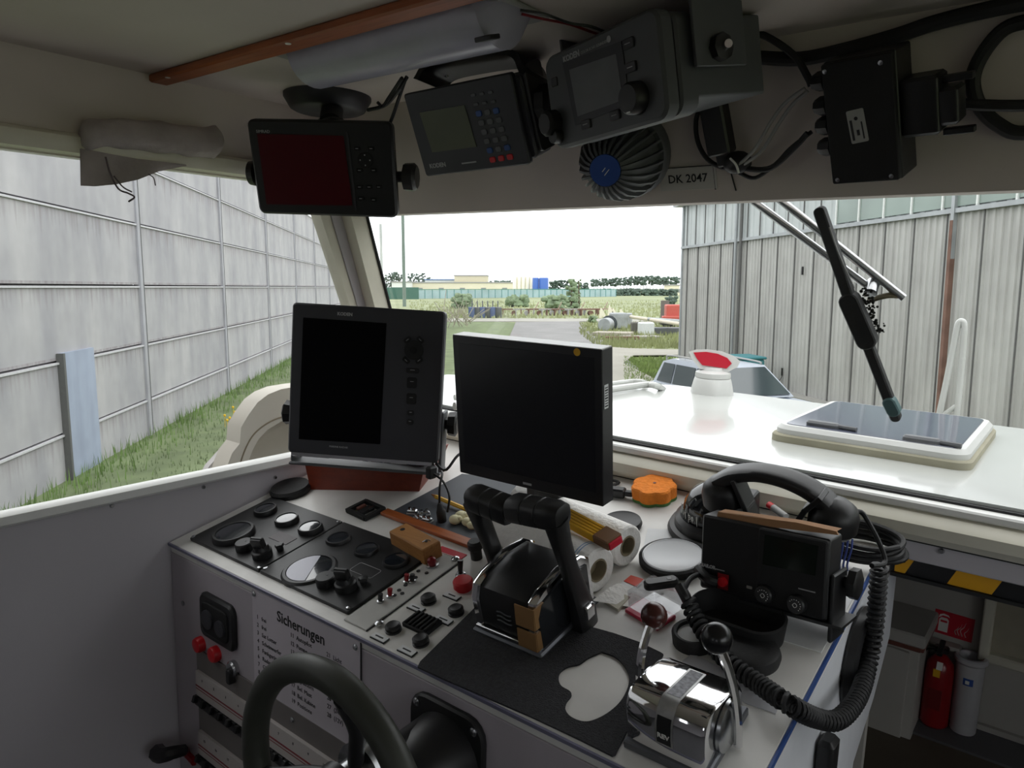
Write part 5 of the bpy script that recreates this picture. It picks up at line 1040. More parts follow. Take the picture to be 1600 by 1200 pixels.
# wiper
GL = Fr(m4(basis(V((1, 0, 0)), V((0, 1, .33)).normalized(), V((0, -.33, 1)).normalized()), (0, 1.29, SILL)))
def GP(x, y, o): return GL.M @ GL.hit(x, y, 1, o)
t = thing('windscreen_wiper', 'black windscreen wiper with twin chrome arms outside the windscreen', 'wiper', CAB, tuple(GP(1330, 480, .03)))
def arm(b, a, c, wpx, o=.022, th=.012):
    pa, pc = GL.hit(*a, 1, o), GL.hit(*c, 1, o); d = (pc - pa); L_ = d.length; m_ = (pa + pc) / 2; an = math.atan2(d.z, d.x)
    b.at(GL.M @ T(m_.x, o, m_.z) @ FACE @ RZ(an)).rbox(L_, wpx / 1150 * 1.12, th, wpx / 1150 * .5, .002)
b = mb(RUB); arm(b, (1281, 322), (1352, 530), 17, .026, .014); b.part('blade_upper', t)
b = mb(RUB); arm(b, (1325, 455), (1362, 540), 30, .028, .018); b.part('blade_holder', t)
b = mb(RUB); arm(b, (1355, 530), (1403, 655), 16, .026, .012); b.part('blade_lower', t)
b = mb(mat('wiper_tape', '#4d6b6c', .6)); arm(b, (1388, 618), (1402, 646), 20, .024, .014); b.part('green_tape', t, 'grey-green tape')
b = mb(mat('wiper_edge', '#9a9a98', .6)); b.tube([GP(1296, 355, .009), GP(1312, 400, .009), GP(1335, 450, .009)], .0012, 5); b.part('spring', t, 'pale spring edge')
for a, c in (((1150, 294), (1362, 452)), ((1196, 294), (1412, 466))):
    b = mb(STEEL); b.cyl(GP(a[0], a[1], .055), GP(c[0], c[1], .055), .0062, n=14); b.part('arm', t, 'chrome arm')
b = mb(STEEL); b.cyl(GP(1360, 458, .04), GP(1366, 440, .06), .010, n=14); b.part('pivot', t)
b = mb(mat('brass_dull', '#6d6650', .5, .4)); b.tube([GP(1356, 470, .05), GP(1385, 462, .05), GP(1405, 462, .055)], .006, 8, flat=.5); b.part('link', t)
random.seed(5)
b = mb(mat('moss_dark', '#23251f', .95))
for i in range(90):
    s_ = random.random(); p = GP(1350 + 22 * s_ + random.gauss(0, 6), 455 + 65 * s_ + random.gauss(0, 5), .036); b.ball(p, random.uniform(.0012, .003), n=6)
b.solo('cobweb_dirt', 'dark crumbly dirt and cobweb caught on the wiper joint', 'dirt', CAB, tuple(GP(1365, 500, .036)), kind='stuff')
# ================================================================== THE YARD
def hdir(vpx): d = ray(vpx, 449); d.z = 0; return d.normalized()
def concrete(name):
    m = bpy.data.materials.new(name); m.use_nodes = True; nt = m.node_tree; N = nt.nodes; L = nt.links; b = N['Principled BSDF']
    tc = N.new('ShaderNodeTexCoord'); sp = N.new('ShaderNodeSeparateXYZ'); L.new(tc.outputs['Object'], sp.inputs[0])
    def math_(op, a, b_=None):
        n = N.new('ShaderNodeMath'); n.operation = op
        for k, v in ((0, a), (1, b_)):
            if v is None: continue
            if isinstance(v, (int, float)): n.inputs[k].default_value = v
            else: L.new(v, n.inputs[k])
        return n.outputs[0]
    rh_ = rowz[3] - rowz[2]; fr = math_('FRACT', math_('DIVIDE', math_('SUBTRACT', sp.outputs[2], rowz[1]), rh_))
    def noise_(sc, det, scale=1.0):
        mp = N.new('ShaderNodeMapping'); mp.inputs['Scale'].default_value = sc; L.new(tc.outputs['Object'], mp.inputs[0])
        n = N.new('ShaderNodeTexNoise'); n.inputs['Scale'].default_value = scale; n.inputs['Detail'].default_value = det; L.new(mp.outputs[0], n.inputs['Vector']); return n.outputs['Fac']
    streak = noise_((9, 9, .05), 3); wide = noise_((1.1, 1.1, .35), 4); fine = noise_((3, 3, 3), 8)
    mr = N.new('ShaderNodeMapRange'); L.new(math_('ADD', fr, math_('MULTIPLY', math_('SUBTRACT', streak, .5), 1.3)), mr.inputs[0]); mr.inputs[1].default_value = .72; mr.inputs[2].default_value = 1.15; mr.inputs[3].default_value = 0; mr.inputs[4].default_value = .62
    r = N.new('ShaderNodeValToRGB'); r.color_ramp.elements[0].position = .32; r.color_ramp.elements[1].position = .68; r.color_ramp.elements[0].color = lin('#9b9a9f'); r.color_ramp.elements[1].color = lin('#b4b2b4'); L.new(wide, r.inputs[0])
    mx = N.new('ShaderNodeMix'); mx.data_type = 'RGBA'; L.new(mr.outputs[0], mx.inputs[0]); L.new(r.outputs[0], mx.inputs[6]); mx.inputs[7].default_value = lin('#7d7273')
    m2 = N.new('ShaderNodeMix'); m2.data_type = 'RGBA'; m2.blend_type = 'MULTIPLY'; m2.inputs[0].default_value = .25; L.new(mx.outputs[2], m2.inputs[6])
    cmb = N.new('ShaderNodeCombineColor'); f2 = math_('ADD', fine, .45)
    for k in range(3): L.new(f2, cmb.inputs[k])
    L.new(cmb.outputs[0], m2.inputs[7]); L.new(m2.outputs[2], b.inputs['Base Color']); b.inputs['Roughness'].default_value = .9; MATS[name] = m; return m
CONC2 = streaky('concrete_post', '#a9a9b0', '#94908f', sc=(2, 2, .3), amt=.3)
GRASS = mat('grass_green', '#66734f', .95, var=.30, scale=1.1, bump=.3, bscale=6)
FIELD = mat('field_ground', '#868d6a', .95, var=.25, scale=.05)
ROADM = mat('road_light', '#96948c', .9, var=.08, scale=.6)
ASPH = mat('asphalt_old', '#7d7c7b', .9, var=.14, scale=.5)
PATHM = mat('concrete_path', '#97948a', .9, var=.08, scale=.7)
CORR = streaky('corrugated_sheet', '#aeaeab', '#92918e', sc=(1.6, 1.6, .2), amt=.6, noise_s=1.5, rough=.6)
CORRL = streaky('upper_sheet', '#b3b9b9', '#a9adad', sc=(1.2, 1.2, .4), amt=.5, noise_s=1.2, rough=.5)
SEAM = mat('dark_seam', '#5c5c5b', .7)
LEAF = mat('leaf_green', '#76876a', .9, var=.35, scale=1.5); LEAFD = mat('leaf_dark', '#54645a', .9, var=.3, scale=.5); BARK = mat('bark', '#5a4d42', .9)
RUST = mat('rust', '#71564b', .9, var=.25, scale=3); GALV = mat('galvanised', '#9fa3a5', .5, .5, var=.12, scale=3); WGREY = mat('weathered_wood', '#a09a8c', .9, var=.15, scale=2)
b = mb(FIELD); b.box((0, 700, -.06), (2600, 2200, .1)); structure(b, 'ground', YARD, (0, 0, 0))
def flat(name, pts, m, z, kind='structure', th=.02):
    P = [G(*q) for q in pts]; b = mb(m); b.prism([(p.x, p.y) for p in P], z - .01, z + th); c = P[0]
    return structure(b, name, YARD, (c.x, c.y, 0))
# ground by the boat: lawn along the wall and around
b = mb(GRASS); b.prism([(-14, -12), (5, -12), (8, 20), (2, 34), (8, 60), (-20, 100), (-26, 100)], -.012, .010); structure(b, 'lawn', YARD, (0, 10, 0))
flat('road_across', [(560, 507), (690, 503), (960, 503), (1100, 508), (1400, 515), (1400, 508), (1100, 503), (960, 498.5), (690, 498), (560, 501)], ROADM, .03)
flat('asphalt_yard', [(797, 525), (806, 504), (905, 503), (925, 520), (955, 543), (1000, 580), (930, 620), (850, 610), (780, 580)], ASPH, .05)
flat('path', [(930, 543), (985, 547), (1100, 550), (1100, 557), (990, 558), (974, 571), (1040, 604), (1180, 660), (1100, 760), (900, 720), (860, 600)], PATHM, .08)
# concrete wall on the left
wd = hdir(655); W0 = G(344, 620); W0.z = 0
WF = Fr(T(0, 0, -3.4) @ m4(basis(wd, V((0, 0, 1)).cross(wd), V((0, 0, 1))), (W0.x, W0.y, 0)), False)
if WF.M.to_3x3().determinant() < 0: raise RuntimeError
def WH(px, py): return WF.hit(px, py, 1, 0)
rowz = [0] + [WH(344, y).z for y in (576, 512, 446, 378, 312, 246)]
postx = [WH(x, 449).x for x in (219, 344, 416, 462)]; dx = (postx[3] - postx[0]) / 3
posts = [postx[0] + dx * k for k in range(-3, 14)]
CONC = concrete('concrete_wall')
t = thing('concrete_wall', 'tall grey wall of stained concrete panels running along the left side of the yard', 'wall', WF, (posts[3], 0, 0))
for i in range(len(posts) - 1):
    for r_ in range(len(rowz) - 1):
        if r_ == len(rowz) - 2 and i % 3 == 2 and i > 5: continue
        b = mb(CONC); x0, x1, z0, z1 = posts[i], posts[i + 1], rowz[r_], rowz[r_ + 1]; lean = random.uniform(-.015, .015)
        b.loops([[(x0 + .05, .0 + lean, z0 + .0), (x1 - .05, .0 + lean, z0), (x1 - .05, .0 + lean, z1 - .06), (x0 + .05, .0 + lean, z1 - .06)], [(x0 + .05, .14, z0), (x1 - .05, .14, z0), (x1 - .05, .14, z1), (x0 + .05, .14, z1)]])
        b.use(mat('joint_light', '#c2c1c5', .9)).box(((x0 + x1) / 2, -.01 + lean, z1 - .05), (x1 - x0 - .1, .05, .035)); b.part('wall_panel', t)
for x in posts:
    b = mb(CONC2); b.box((x, .03, rowz[-1] / 2), (.16, .16, rowz[-1] + .02)); b.use(SEAM).box((x + .09, -.03, rowz[-1] / 2), (.02, .06, rowz[-1])); b.part('wall_post', t)
xp = (WH(98, 640).x + WH(150, 640).x) / 2; wpz = rowz[2] + .12
b = mb(streaky('blue_grey_paint', '#9fa8bb', '#8c96aa', amt=.4)); b.box((xp, -.015, wpz / 2), ((WH(150, 640).x - WH(98, 640).x), .05, wpz)); b.use(SEAM).box((WH(98, 640).x - .03, -.05, wpz / 2), (.07, .12, wpz)); b.part('steel_plate', t, 'blue-grey painted plate')
# weeds at the wall foot
random.seed(11)
b = mb(mat('weed_green', '#6f8a4c', .9, var=.35, scale=.7)); 
def blades(b, pts, hmin, hmax, w=.012):
    for (x, y) in pts:
        h = random.uniform(hmin, hmax); a = random.random() * PI; lx, ly = random.gauss(0, .12) * h, random.gauss(0, .12) * h; c, s_ = math.cos(a) * w, math.sin(a) * w
        v = [b.bm.verts.new(V(p)) for p in ((x - c, y - s_, 0), (x + c, y + s_, 0), (x + c * .5 + lx * .5, y + s_ * .5 + ly * .5, h * .6), (x + lx, y + ly, h), (x - c * .5 + lx * .5, y - s_ * .5 + ly * .5, h * .6))]; b._f(v)
P = []
for i in range(5200):
    s_ = posts[0] + (posts[11] - posts[0]) * random.random() ** 1.2; o = -abs(random.gauss(0, .5)) - .06; q = WF.M @ V((s_, o, 3.4)); P.append((q.x, q.y))
blades(b, [(x, y) for x, y in P], .06, .36, .011); b.solo('weeds', 'tall weeds and grass growing along the foot of the concrete wall', 'weeds', YARD, (W0.x, W0.y, 0), kind='stuff')
b = mb(GRASS); P = []
for i in range(9000):
    x, y = random.uniform(-7.5, 2.5), random.uniform(5, 26)
    P.append((x, y))
blades(b, P, .04, .13, .010); b.solo('lawn_grass', 'short green grass between the boat and the concrete wall', 'grass', YARD, (-4, 12, 0), kind='stuff')
b = mb(mat('flower_yellow', '#e0b428', .8))
for q in ((365, 654), (368, 662), (360, 672), (352, 668), (356, 676)): p = G(*q); b.ball((p.x, p.y, .3), .035, n=6); b.cyl((p.x, p.y, 0), (p.x, p.y, .3), .006, n=4)
b.solo('dandelions', 'few yellow flowers in the grass by the concrete wall', 'flowers', YARD, (G(360, 668).x, G(360, 668).y, 0), kind='stuff')
P = []
for i in range(5000):
    q = G(random.uniform(975, 1062), random.uniform(560, 606)); 
    if q.x > -100: P.append((q.x, q.y))
b = mb(mat('verge_green', '#7c9052', .9, var=.35, scale=.7)); blades(b, P, .05, .2, .03); b.solo('verge_grass', 'patch of rough green grass between the path and the corner of the hall', 'grass', YARD, (G(1020, 580).x, G(1020, 580).y, 0), kind='stuff')
# hall on the right
hd = -hdir(612); H0 = G(1062, 571); H0.z = 0
HF = Fr(T(0, 0, -3.4) @ m4(basis(hd, V((0, 0, 1)).cross(hd), V((0, 0, 1))), (H0.x, H0.y, 0)), False)
def HH(px, py, o=0): return HF.hit(px, py, 1, o)
inward = 1 if (HF.M.to_3x3() @ V((0, 1, 0))).x > 0 else -1
HL = 42.0; zt = HH(1071, 322).z; zm0 = HH(1078, 386).z; zm = zm0
t = thing('grey_hall', 'big grey corrugated metal hall filling the right side outside the windscreen', 'hall', HF, (HL / 2, 0, 0))
def ribs(m, z0, z1, x0, x1, pitch, dep, o=0):
    b = mb(m); prof = []; x = x0
    while x < x1: prof += [(x, 0), (x + pitch * .5, 0), (x + pitch * .6, -dep * inward), (x + pitch * .9, -dep * inward)]; x += pitch
    b.loops([[(x_, y + o, z0) for x_, y in prof], [(x_, y + o, z1) for x_, y in prof]], (False, False), False); return b
ribs(CORR, 0, zm - .03, 0, HL, .21, .035).part('lower_cladding', t, sharp=20)
ribs(CORRL, zm + .06, zt, 0, HL, .42, .03).part('upper_cladding', t, 'paler upper cladding', sharp=20)
b = mb(CORR); b.box((HL / 2, inward * 7, zt / 2), (HL - .1, 13.6, zt - .1)); b.part('body', t)
b = mb(GALV); b.box((HL / 2, -.07 * inward, zm + .0), (HL, .10, .10)); b.box((HL / 2, -.1 * inward, zt + .10), (HL + .8, .5, .22)); b.use(mat('roof_grey', '#7d7f80', .8)).box((HL / 2, inward * 7, zt + .25), (HL + .8, 14.6, .15)); b.part('eaves', t)
xg = HH(1312, 320).x; b = mb(mat('hall_glazing', '#7f8d86', .2, var=.2, scale=.5, spec=.6)); b.box(((xg + HL) / 2, -.05 * inward, (zm + zt) / 2 + .02), (HL - xg, .04, zt - zm - .14)); b.part('glazing_band', t, 'dull green glazing band')
b = mb(mat('glazing_bar', '#d5d8d6', .5)); x = xg
while x < HL: b.box((x, -.08 * inward, (zm + zt) / 2), (.05, .05, zt - zm - .05)); x += 1.02
b.part('glazing_bars', t, 'pale glazing bars')
b = mb(SEAM); x = .62
while x < HL: b.box((x, -.045 * inward, zm / 2), (.028, .03, zm - .05)); x += 1.06
x = .5
while x < xg: b.box((x, -.045 * inward, (zt + zm) / 2), (.03, .03, zt - zm - .1)); x += .9
b.part('sheet_seams', t, 'dark sheet seams')
x_ = HH(1062, 500).x; b = mb(GALV); b.box((.05, -.03 * inward, zt / 2), (.14, .1, zt)); b.part('corner_trim', t)
for px in (1152, 1160):
    x = HH(px, 450).x; b = mb(SEAM if px == 1160 else GALV); b.cyl((x, -.13 * inward, .1), (x, -.13 * inward, zt), .06, n=10); b.part('downpipe', t)
x = HH(1490, 420).x; b = mb(GALV); b.box((x, -.09 * inward, zt * .8), (.10, .1, zt * .42)); b.part('downpipe', t); b = mb(RUST); b.box((x, -.09 * inward, HH(1490, 345).z / 2), (.09, .12, HH(1490, 345).z)); b.part('downpipe', t, 'rusty lower downpipe')
b = mb(BLK)
for q in ((1257, 423), (1225, 581)): p = HH(*q); b.box((p.x, -.07 * inward, p.z), (.05, .04, .25))
p = HH(1226, 583); b.tube([(p.x, -.08 * inward, p.z - .1), (p.x - .5, -.1 * inward, p.z - .6), (p.x - .8, -.12 * inward, .1)], .012, 5); b.part('wall_fittings', t)
b = mb(mat('concrete_kerb', '#8f8e89', .9)); b.box((HL / 2, -.25 * inward, .06), (HL, .5, .14)); b.part('plinth', t)
# ------------------------------------------------------------------ car
cp0 = G(1120, 612); cyaw = math.radians(-72)
cpos = YARD.hit(1142, 568, 2, 1.62); 
CF = Fr(T(0, 0, -3.4) @ T(cpos.x, cpos.y, 0) @ RZ(cyaw), False)
t = thing('parked_car', 'silver estate car parked below the foredeck at the foot of the hall', 'car', CF, (0, 0, 0))
PAINT = mat('car_paint_silver', '#c3cad6', .25, .3, var=.03, coat=.5); CGL = mat('car_glass', '#3c4548', .08, spec=.9, var=.05)
cw = .86
low = [(-2.25, .35), (-2.3, .6), (-2.22, .98), (2.0, .92), (2.28, .72), (2.3, .38)]
b = mb(PAINT); M_ = basis(V((1, 0, 0)), V((0, 0, 1)), V((0, -1, 0))).to_4x4(); b.loops([[(x, -cw * k, z) for x, z in low] for k in (1, .98)] [:1] + [[(x, cw, z) for x, z in low]])
b.loops([[(-2.2, -cw * .97, .96), (-1.95, -cw * .80, 1.52), (-1.5, -cw * .78, 1.62), (.35, -cw * .78, 1.60), (1.25, -cw * .95, .97)], [(-2.2, cw * .97, .96), (-1.95, cw * .80, 1.52), (-1.5, cw * .78, 1.62), (.35, cw * .78, 1.60), (1.25, cw * .95, .97)]])
b.part('body', t)
b = mb(CGL)
for s_ in (-1, 1):
    for x0, x1, x2, x3 in ((-2.0, -1.82, -1.3, -1.3), (-1.22, -1.22, -.35, -.35), (-.27, -.27, .38, .95)):
        y0_, y1_ = s_ * cw * .965, s_ * cw * .835; b.loops([[(x0, y0_, 1.02), (x3, y0_, 1.02), (x2, y1_, 1.50), (x1, y1_, 1.50)], [(x0, y0_ + s_ * .012, 1.02), (x3, y0_ + s_ * .012, 1.02), (x2, y1_ + s_ * .012, 1.50), (x1, y1_ + s_ * .012, 1.50)]])
b.part('side_windows', t, 'dark side windows')
b = mb(CGL); b.loops([[(1.20, -.74, 1.02), (1.20, .74, 1.02), (.44, .60, 1.56), (.44, -.60, 1.56)], [(1.22, -.74, 1.03), (1.22, .74, 1.03), (.46, .60, 1.57), (.46, -.60, 1.57)]]); b.part('windscreen', t, 'dark windscreen')
b = mb(CGL); b.loops([[(-2.19, -.68, 1.05), (-2.19, .68, 1.05), (-1.98, .58, 1.48), (-1.98, -.58, 1.48)], [(-2.21, -.68, 1.05), (-2.21, .68, 1.05), (-2.0, .58, 1.48), (-2.0, -.58, 1.48)]]); b.part('rear_window', t)
for s_ in (-1, 1): b = mb(LGREY); b.tube([(-1.9, s_ * .62, 1.56), (-1.7, s_ * .62, 1.68), (.1, s_ * .62, 1.67), (.3, s_ * .62, 1.60)], .022, 8); b.part('roof_rail', t)
for s_ in (-1, 1): b = mb(RED); b.box((-2.24, s_ * .72, .88), (.06, .2, .2), .02); b.part('tail_lamp', t)
for x in (-1.45, 1.42):
    for s_ in (-1, 1): b = mb(RUB, T(x, s_ * .80, .33) @ RX(PI / 2)); b.lathe([(.2, -.1), (.33, -.1), (.34, 0), (.33, .1), (.2, .1)], n=24); b.use(STEEL).lathe([(0, .08), (.2, .08), (.2, -.08), (0, -.08)], n=16); b.part('wheel', t)
# bin by the hall
p = HH(1163, 590, -1.2 * inward); b = mb(mat('teal_plastic', '#3d7f86', .5)); b.box((p.x, -1.2 * inward, .62), (1.1, .8, 1.05), .05); b.box((p.x, -1.2 * inward, 1.18), (1.2, .9, .08), .03)
b.solo('teal_bin', 'teal waste bin standing behind the car by the hall wall', 'bin', HF, (p.x, -1.2 * inward, 0))
# ------------------------------------------------------------------ poles
p = G(632, 479); h_ = YARD.hit(632, 305, 1, p.y).z; b = mb(mat('pole_green_grey', '#6b7a72', .6)); b.cyl((p.x, p.y, 0), (p.x, p.y, h_), .32, .26, 12); b.solo('tall_pole', 'tall green-grey mast rising out of view beside the windscreen post', 'pole', YARD, (p.x, p.y, 0))
p = G(597.5, 476); h_ = YARD.hit(597, 350, 1, p.y).z; b = mb(mat('pole_pale', '#b4b8b8', .6)); b.cyl((p.x, p.y, 0), (p.x, p.y, h_), .30, .26, 12); b.solo('pale_pole', 'shorter pale mast standing left of the tall green-grey one', 'pole', YARD, (p.x, p.y, 0))
# ------------------------------------------------------------------ fence, buildings
a0, a1 = G(640, 467), G(962, 463.5); L_ = (a1 - a0).length; an = math.atan2(a1.y - a0.y, a1.x - a0.x); FF = Fr(T(0, 0, -3.4) @ T(a0.x, a0.y, 0) @ RZ(an), False); hf = AT(640, 452, a0.y).z
t = thing('boundary_fence', 'long pale blue-green boundary fence across the far field', 'fence', FF, (L_ / 2, 0, 0))
b = mb(mat('fence_blue', '#9bb3b6', .7, var=.1, scale=.3)); b.box((L_ / 2, 0, hf * .46), (L_, .1, hf * .9)); b.part('panels', t)
b = mb(mat('fence_green', '#4f8a78', .7)); b.box((L_ / 2, -.05, hf * .97), (L_, .12, hf * .08)); b.part('top_rail', t, 'green top rail')
for i in range(34): b = mb(mat('fence_post', '#5f8f8e', .7)); b.box((L_ * i / 33, -.1, hf / 2), (.18, .12, hf * 1.03)); b.part('fence_post', t)
a0 = G(606, 467.5); a1 = G(642, 466.5); b = mb(mat('fence_dark_green', '#42685c', .8)); b.box(((a0.x + a1.x) / 2, a0.y, 1.7), (a1.x - a0.x + 8, .2, 3.4)); b.solo('green_fence', 'dark green fence section behind the tall mast', 'fence', YARD, ((a0.x + a1.x) / 2, a0.y, 0))
def building(name, label, x0, x1, yt, yb, Y, m, dep=20, roof=None, cat='building', ysolo=0):
    p0, p1 = AT(x0, yb, Y), AT(x1, yt, Y); t = thing(name, label, cat, YARD, ((p0.x + p1.x) / 2, Y + dep / 2, 0)); b = mb(m); b.box(((p0.x + p1.x) / 2, Y + dep / 2, p1.z / 2), (p1.x - p0.x, dep, p1.z)); b.part('walls', t)
    b = mb(roof or LGREY); b.box(((p0.x + p1.x) / 2, Y + dep / 2, p1.z + .15), (p1.x - p0.x + .6, dep + .6, .5)); b.part('roof', t)
    n = max(2, int((p1.x - p0.x) / 9)); b = mb(mat('far_window', '#8b8f8c', .4))
    for i in range(n): b.box((p0.x + (p1.x - p0.x) * (i + .5) / n, Y - .05, p1.z * .45), (2.2, .15, 1.6))
    b.part('windows', t); return t
CRM = mat('far_cream', '#dcd6bf', .8, var=.05, scale=.05); CRM2 = mat('far_cream_dark', '#cfc8ac', .8)
building('factory', 'long low cream factory behind the far fence', 640, 805, 442, 452, 330, CRM)
building('factory_tower', 'taller cream block with a flat roof rising over the low factory', 710, 761, 431, 444, 352, CRM2)
building('shed', 'low pale shed with a blue roof left of the cream block', 664, 712, 437.5, 446, 358, mat('far_white', '#d7dbdc', .8), roof=mat('far_blue_roof', '#4c6f9c', .7))
building('hut', 'small white building behind the green fence section', 612, 640, 441, 450, 320, mat('far_white2', '#e0e2e0', .8))
building('far_house', 'tiny cream house at the right end of the pine row', 1052, 1062, 446, 453, 330, CRM)
SILO = mat('silo_white', '#e3dfcf', .5)
for i in range(5):
    p = AT(804.5 + i * 6.6, 452, 300); h_ = AT(800, 430.5, 300).z; b = mb(SILO, T(p.x, 300, 0)); b.lathe([(.85, 0), (.85, h_ - .5), (.5, h_), (0, h_)], n=16); b.use(CRM2).box((.95, -.2, h_ * .45), (.35, .5, h_ * .8))
    b.solo('silo', 'slim cream silo, ' + ['leftmost', 'second from the left', 'middle one', 'second from the right', 'rightmost, beside the blue tanks'][i] + (' of the row of five' if i != 4 else ' in the row of five'), 'silo', YARD, (p.x, 300, 0), 'cream silos')
BT = mat('tank_blue', '#3f66b0', .5)
for i, (x0, x1) in enumerate(((832, 842), (842, 857))):
    p0, p1 = AT(x0, 452, 296), AT(x1, 434, 296); r_ = (p1.x - p0.x) / 2; b = mb(BT, T((p0.x + p1.x) / 2, 296, 0)); b.lathe([(r_, 0), (r_, p1.z - .3), (r_ * .9, p1.z), (0, p1.z)], n=24)
    b.solo('blue_tank', ['narrow blue tank between the silos and the wide tank', 'wide blue tank right of the cream silos'][i], 'tank', YARD, ((p0.x + p1.x) / 2, 296, 0))
# ------------------------------------------------------------------ trees and bushes
def crown(b, c, R, sz, n, k=.45):
    for i in range(n):
        a = random.random() * 2 * PI; rr = R * math.sqrt(random.random()) * .8; z = random.uniform(-.5, .5) * sz
        q = V(c) + V((rr * math.cos(a), rr * math.sin(a), z)); r = R * k * random.uniform(.6, 1.1); Mo = b.M
        L = []; nn = 7
        for j in range(1, 5):
            e = PI * j / 5 - PI / 2; L.append([tuple(q + V((math.cos(e) * math.cos(2 * PI * m / nn), math.cos(e) * math.sin(2 * PI * m / nn), math.sin(e) * .8)) * r * random.uniform(.75, 1.2)) for m in range(nn)])
        b.loops(L)
def tree(name, label, px, ybase, ytop, Y, wpx, m, pine=False, group=None, cat='tree'):
    p = AT(px, ybase, Y); z1 = AT(px, ytop, Y).z; R = wpx / 2 * Y / F; t = thing(name, label, cat, YARD, (p.x, Y, 0), group)
    z0 = z1 * (.45 if pine else (-.12 if cat in ('shrub', 'bush') else .12)); b = mb(m); crown(b, (p.x, Y, (z0 + z1) / 2), R, (z1 - z0) * (.75 if pine else .85), 16 if pine else 46, .5 if pine else .36); b.part('crown', t)
    b = mb(BARK); b.cyl((p.x, Y, 0), (p.x, Y, z1 * .85), .16 if pine else .2, .1, 6); b.part('trunk', t)
random.seed(21)
for i in range(26):
    px = 928 + i * 5.15; tree('pine_tree', 'slim pine in the sparse row on the far right horizon', px, 455, 435.5 - 5 * min(1, i / 14) + random.uniform(-1.2, 1.5), 380 + random.uniform(-15, 15), random.uniform(9, 12), LEAFD, True, 'pines on the right horizon')
for i, px in enumerate((604, 611, 617, 624, 640, 647, 654, 660, 672)): tree('dark_tree', 'dark tree of the clump on the left horizon behind the masts', px, 455, 426 + (i > 7) * 4 + random.uniform(-2.5, 2.5), 390, random.uniform(10, 13), LEAFD, False, 'dark trees on the left horizon')
for i, px in enumerate((768, 776, 785, 793)): tree('low_tree', 'low dark tree between the cream block and the silos', px, 455, 437.5, 395, 11, LEAFD, False, 'low trees behind the factory')
for i, px in enumerate((862, 869, 876, 885, 895, 905, 915)): tree('horizon_tree', 'dark round tree on the horizon right of the blue tanks', px, 458, 436 + abs(i - 2) * 1.2, 330, 12, LEAFD, False, 'trees right of the tanks')
for i, px in enumerate(range(925, 1062, 14)): tree('hedge_bush', 'low dark bush of the hedge below the pines', px, 460, 451.5 + random.uniform(-1, 1), 300, 17, LEAFD, False, 'hedge under the pines', 'bush')
tree('tall_shrub', 'tall light green shrub in the field right of the blue tanks', 893, 482, 434, 110, 26, LEAF, cat='shrub')
tree('tall_shrub', 'slender green shrub with a pointed top in front of the fence', 904, 478, 432, 118, 9, LEAF, cat='shrub')
tree('broad_shrub', 'broad green shrub left of the tall one in the field', 866, 484, 458, 100, 40, LEAF, cat='shrub')
tree('dark_shrub', 'round dark green shrub beside the red trailer', 1048, 483, 462, 120, 20, LEAFD, cat='shrub')
tree('field_shrub', 'loose shrub in the field below the cream block', 722, 484, 459, 120, 34, LEAF, cat='shrub')
tree('field_shrub', 'low wide shrub in the field below the silos', 810, 480, 463, 130, 40, LEAF, cat='shrub')
tree('field_shrub', 'small green shrub near the left end of the scrap pile', 925, 507, 493, 72, 16, LEAF, cat='shrub')
P = []; random.seed(8)
for i in range(2600):
    q = G(random.uniform(640, 1062), 470 + 28 * random.random()); P.append((q.x, q.y))
b = mb(mat('dry_grass', '#9da27a', .9, var=.25, scale=.1)); blades(b, P, .15, .5, .14); b.solo('field_grass', 'tall dry grass all over the far field', 'grass', YARD, (0, 110, 0), kind='stuff')
P = []
for i in range(3200):
    q = G(random.uniform(905, 1062), random.uniform(505, 545))
    if q.x > (G(900, 520).x): P.append((q.x, q.y))
b = mb(mat('scrub_grass', '#8a9064', .9, var=.3, scale=.4)); blades(b, P, .1, .45, .05); b.solo('scrub_grass', 'rough grass growing around the scrap pile', 'grass', YARD, (G(980, 520).x, G(980, 520).y, 0), kind='stuff')
# ------------------------------------------------------------------ junk by the road
def yb_(name, label, cat, q, size, m, rz=0, z=None, group=None):
    p = G(*q); b = mb(m, T(p.x, p.y, size[2] / 2 + .03) @ RZ(rz)); b.box((0, 0, 0), size, min(size) * .08); return b.solo(name, label, cat, YARD, (p.x, p.y, 0), group)
p = G(947, 517); b = mb(GALV, T(p.x, p.y, .5) @ RZ(-.35)); b.lathe([(.48, -.7), (.52, -.65), (.52, .65), (.48, .7), (0, .7)], RX(PI / 2), 24); b.use(mat('drum_dark', '#3b4245', .7)).lathe([(.68, -1.01), (.66, -1.0), (0, -1.0)], RX(PI / 2), 24); b.solo('steel_drum', 'big pale steel drum lying open at the left end of the scrap pile', 'drum', YARD, (p.x, p.y, 0))
yb_('grey_slab', 'flat grey slab lying in front of the steel drum', 'slab', (958, 526), (2.6, 1.6, .3), WGREY, -.35)
yb_('timber_pile', 'dark weathered timbers lying in front of the grey slab', 'timber', (972, 531), (2.2, .4, .2), RUST, .1)
yb_('pale_slab', 'pale concrete slab lying right of the grey slab', 'slab', (1000, 529), (2.6, 1.4, .15), ROADM, .25)
t_ = G(964, 513)
yb_('scrap_crate', 'tall grey crate behind the steel drum', 'crate', (966, 514), (1.3, 1.0, 1.3), GALV, .2)
yb_('scrap_crate', 'small grey crate leaning on the tall one', 'crate', (977, 509), (1.1, 1.0, 1.1), GALV, -.3)
yb_('white_box', 'pale grey box under the long beam', 'box', (1009, 524), (1.0, .9, .9), mat('box_pale', '#c9cccd', .6), .1)
yb_('dark_cage', 'dark open cage left of the pale grey box', 'cage', (997, 521), (1.0, .9, .8), mat('cage_dark', '#54524c', .8), .0)
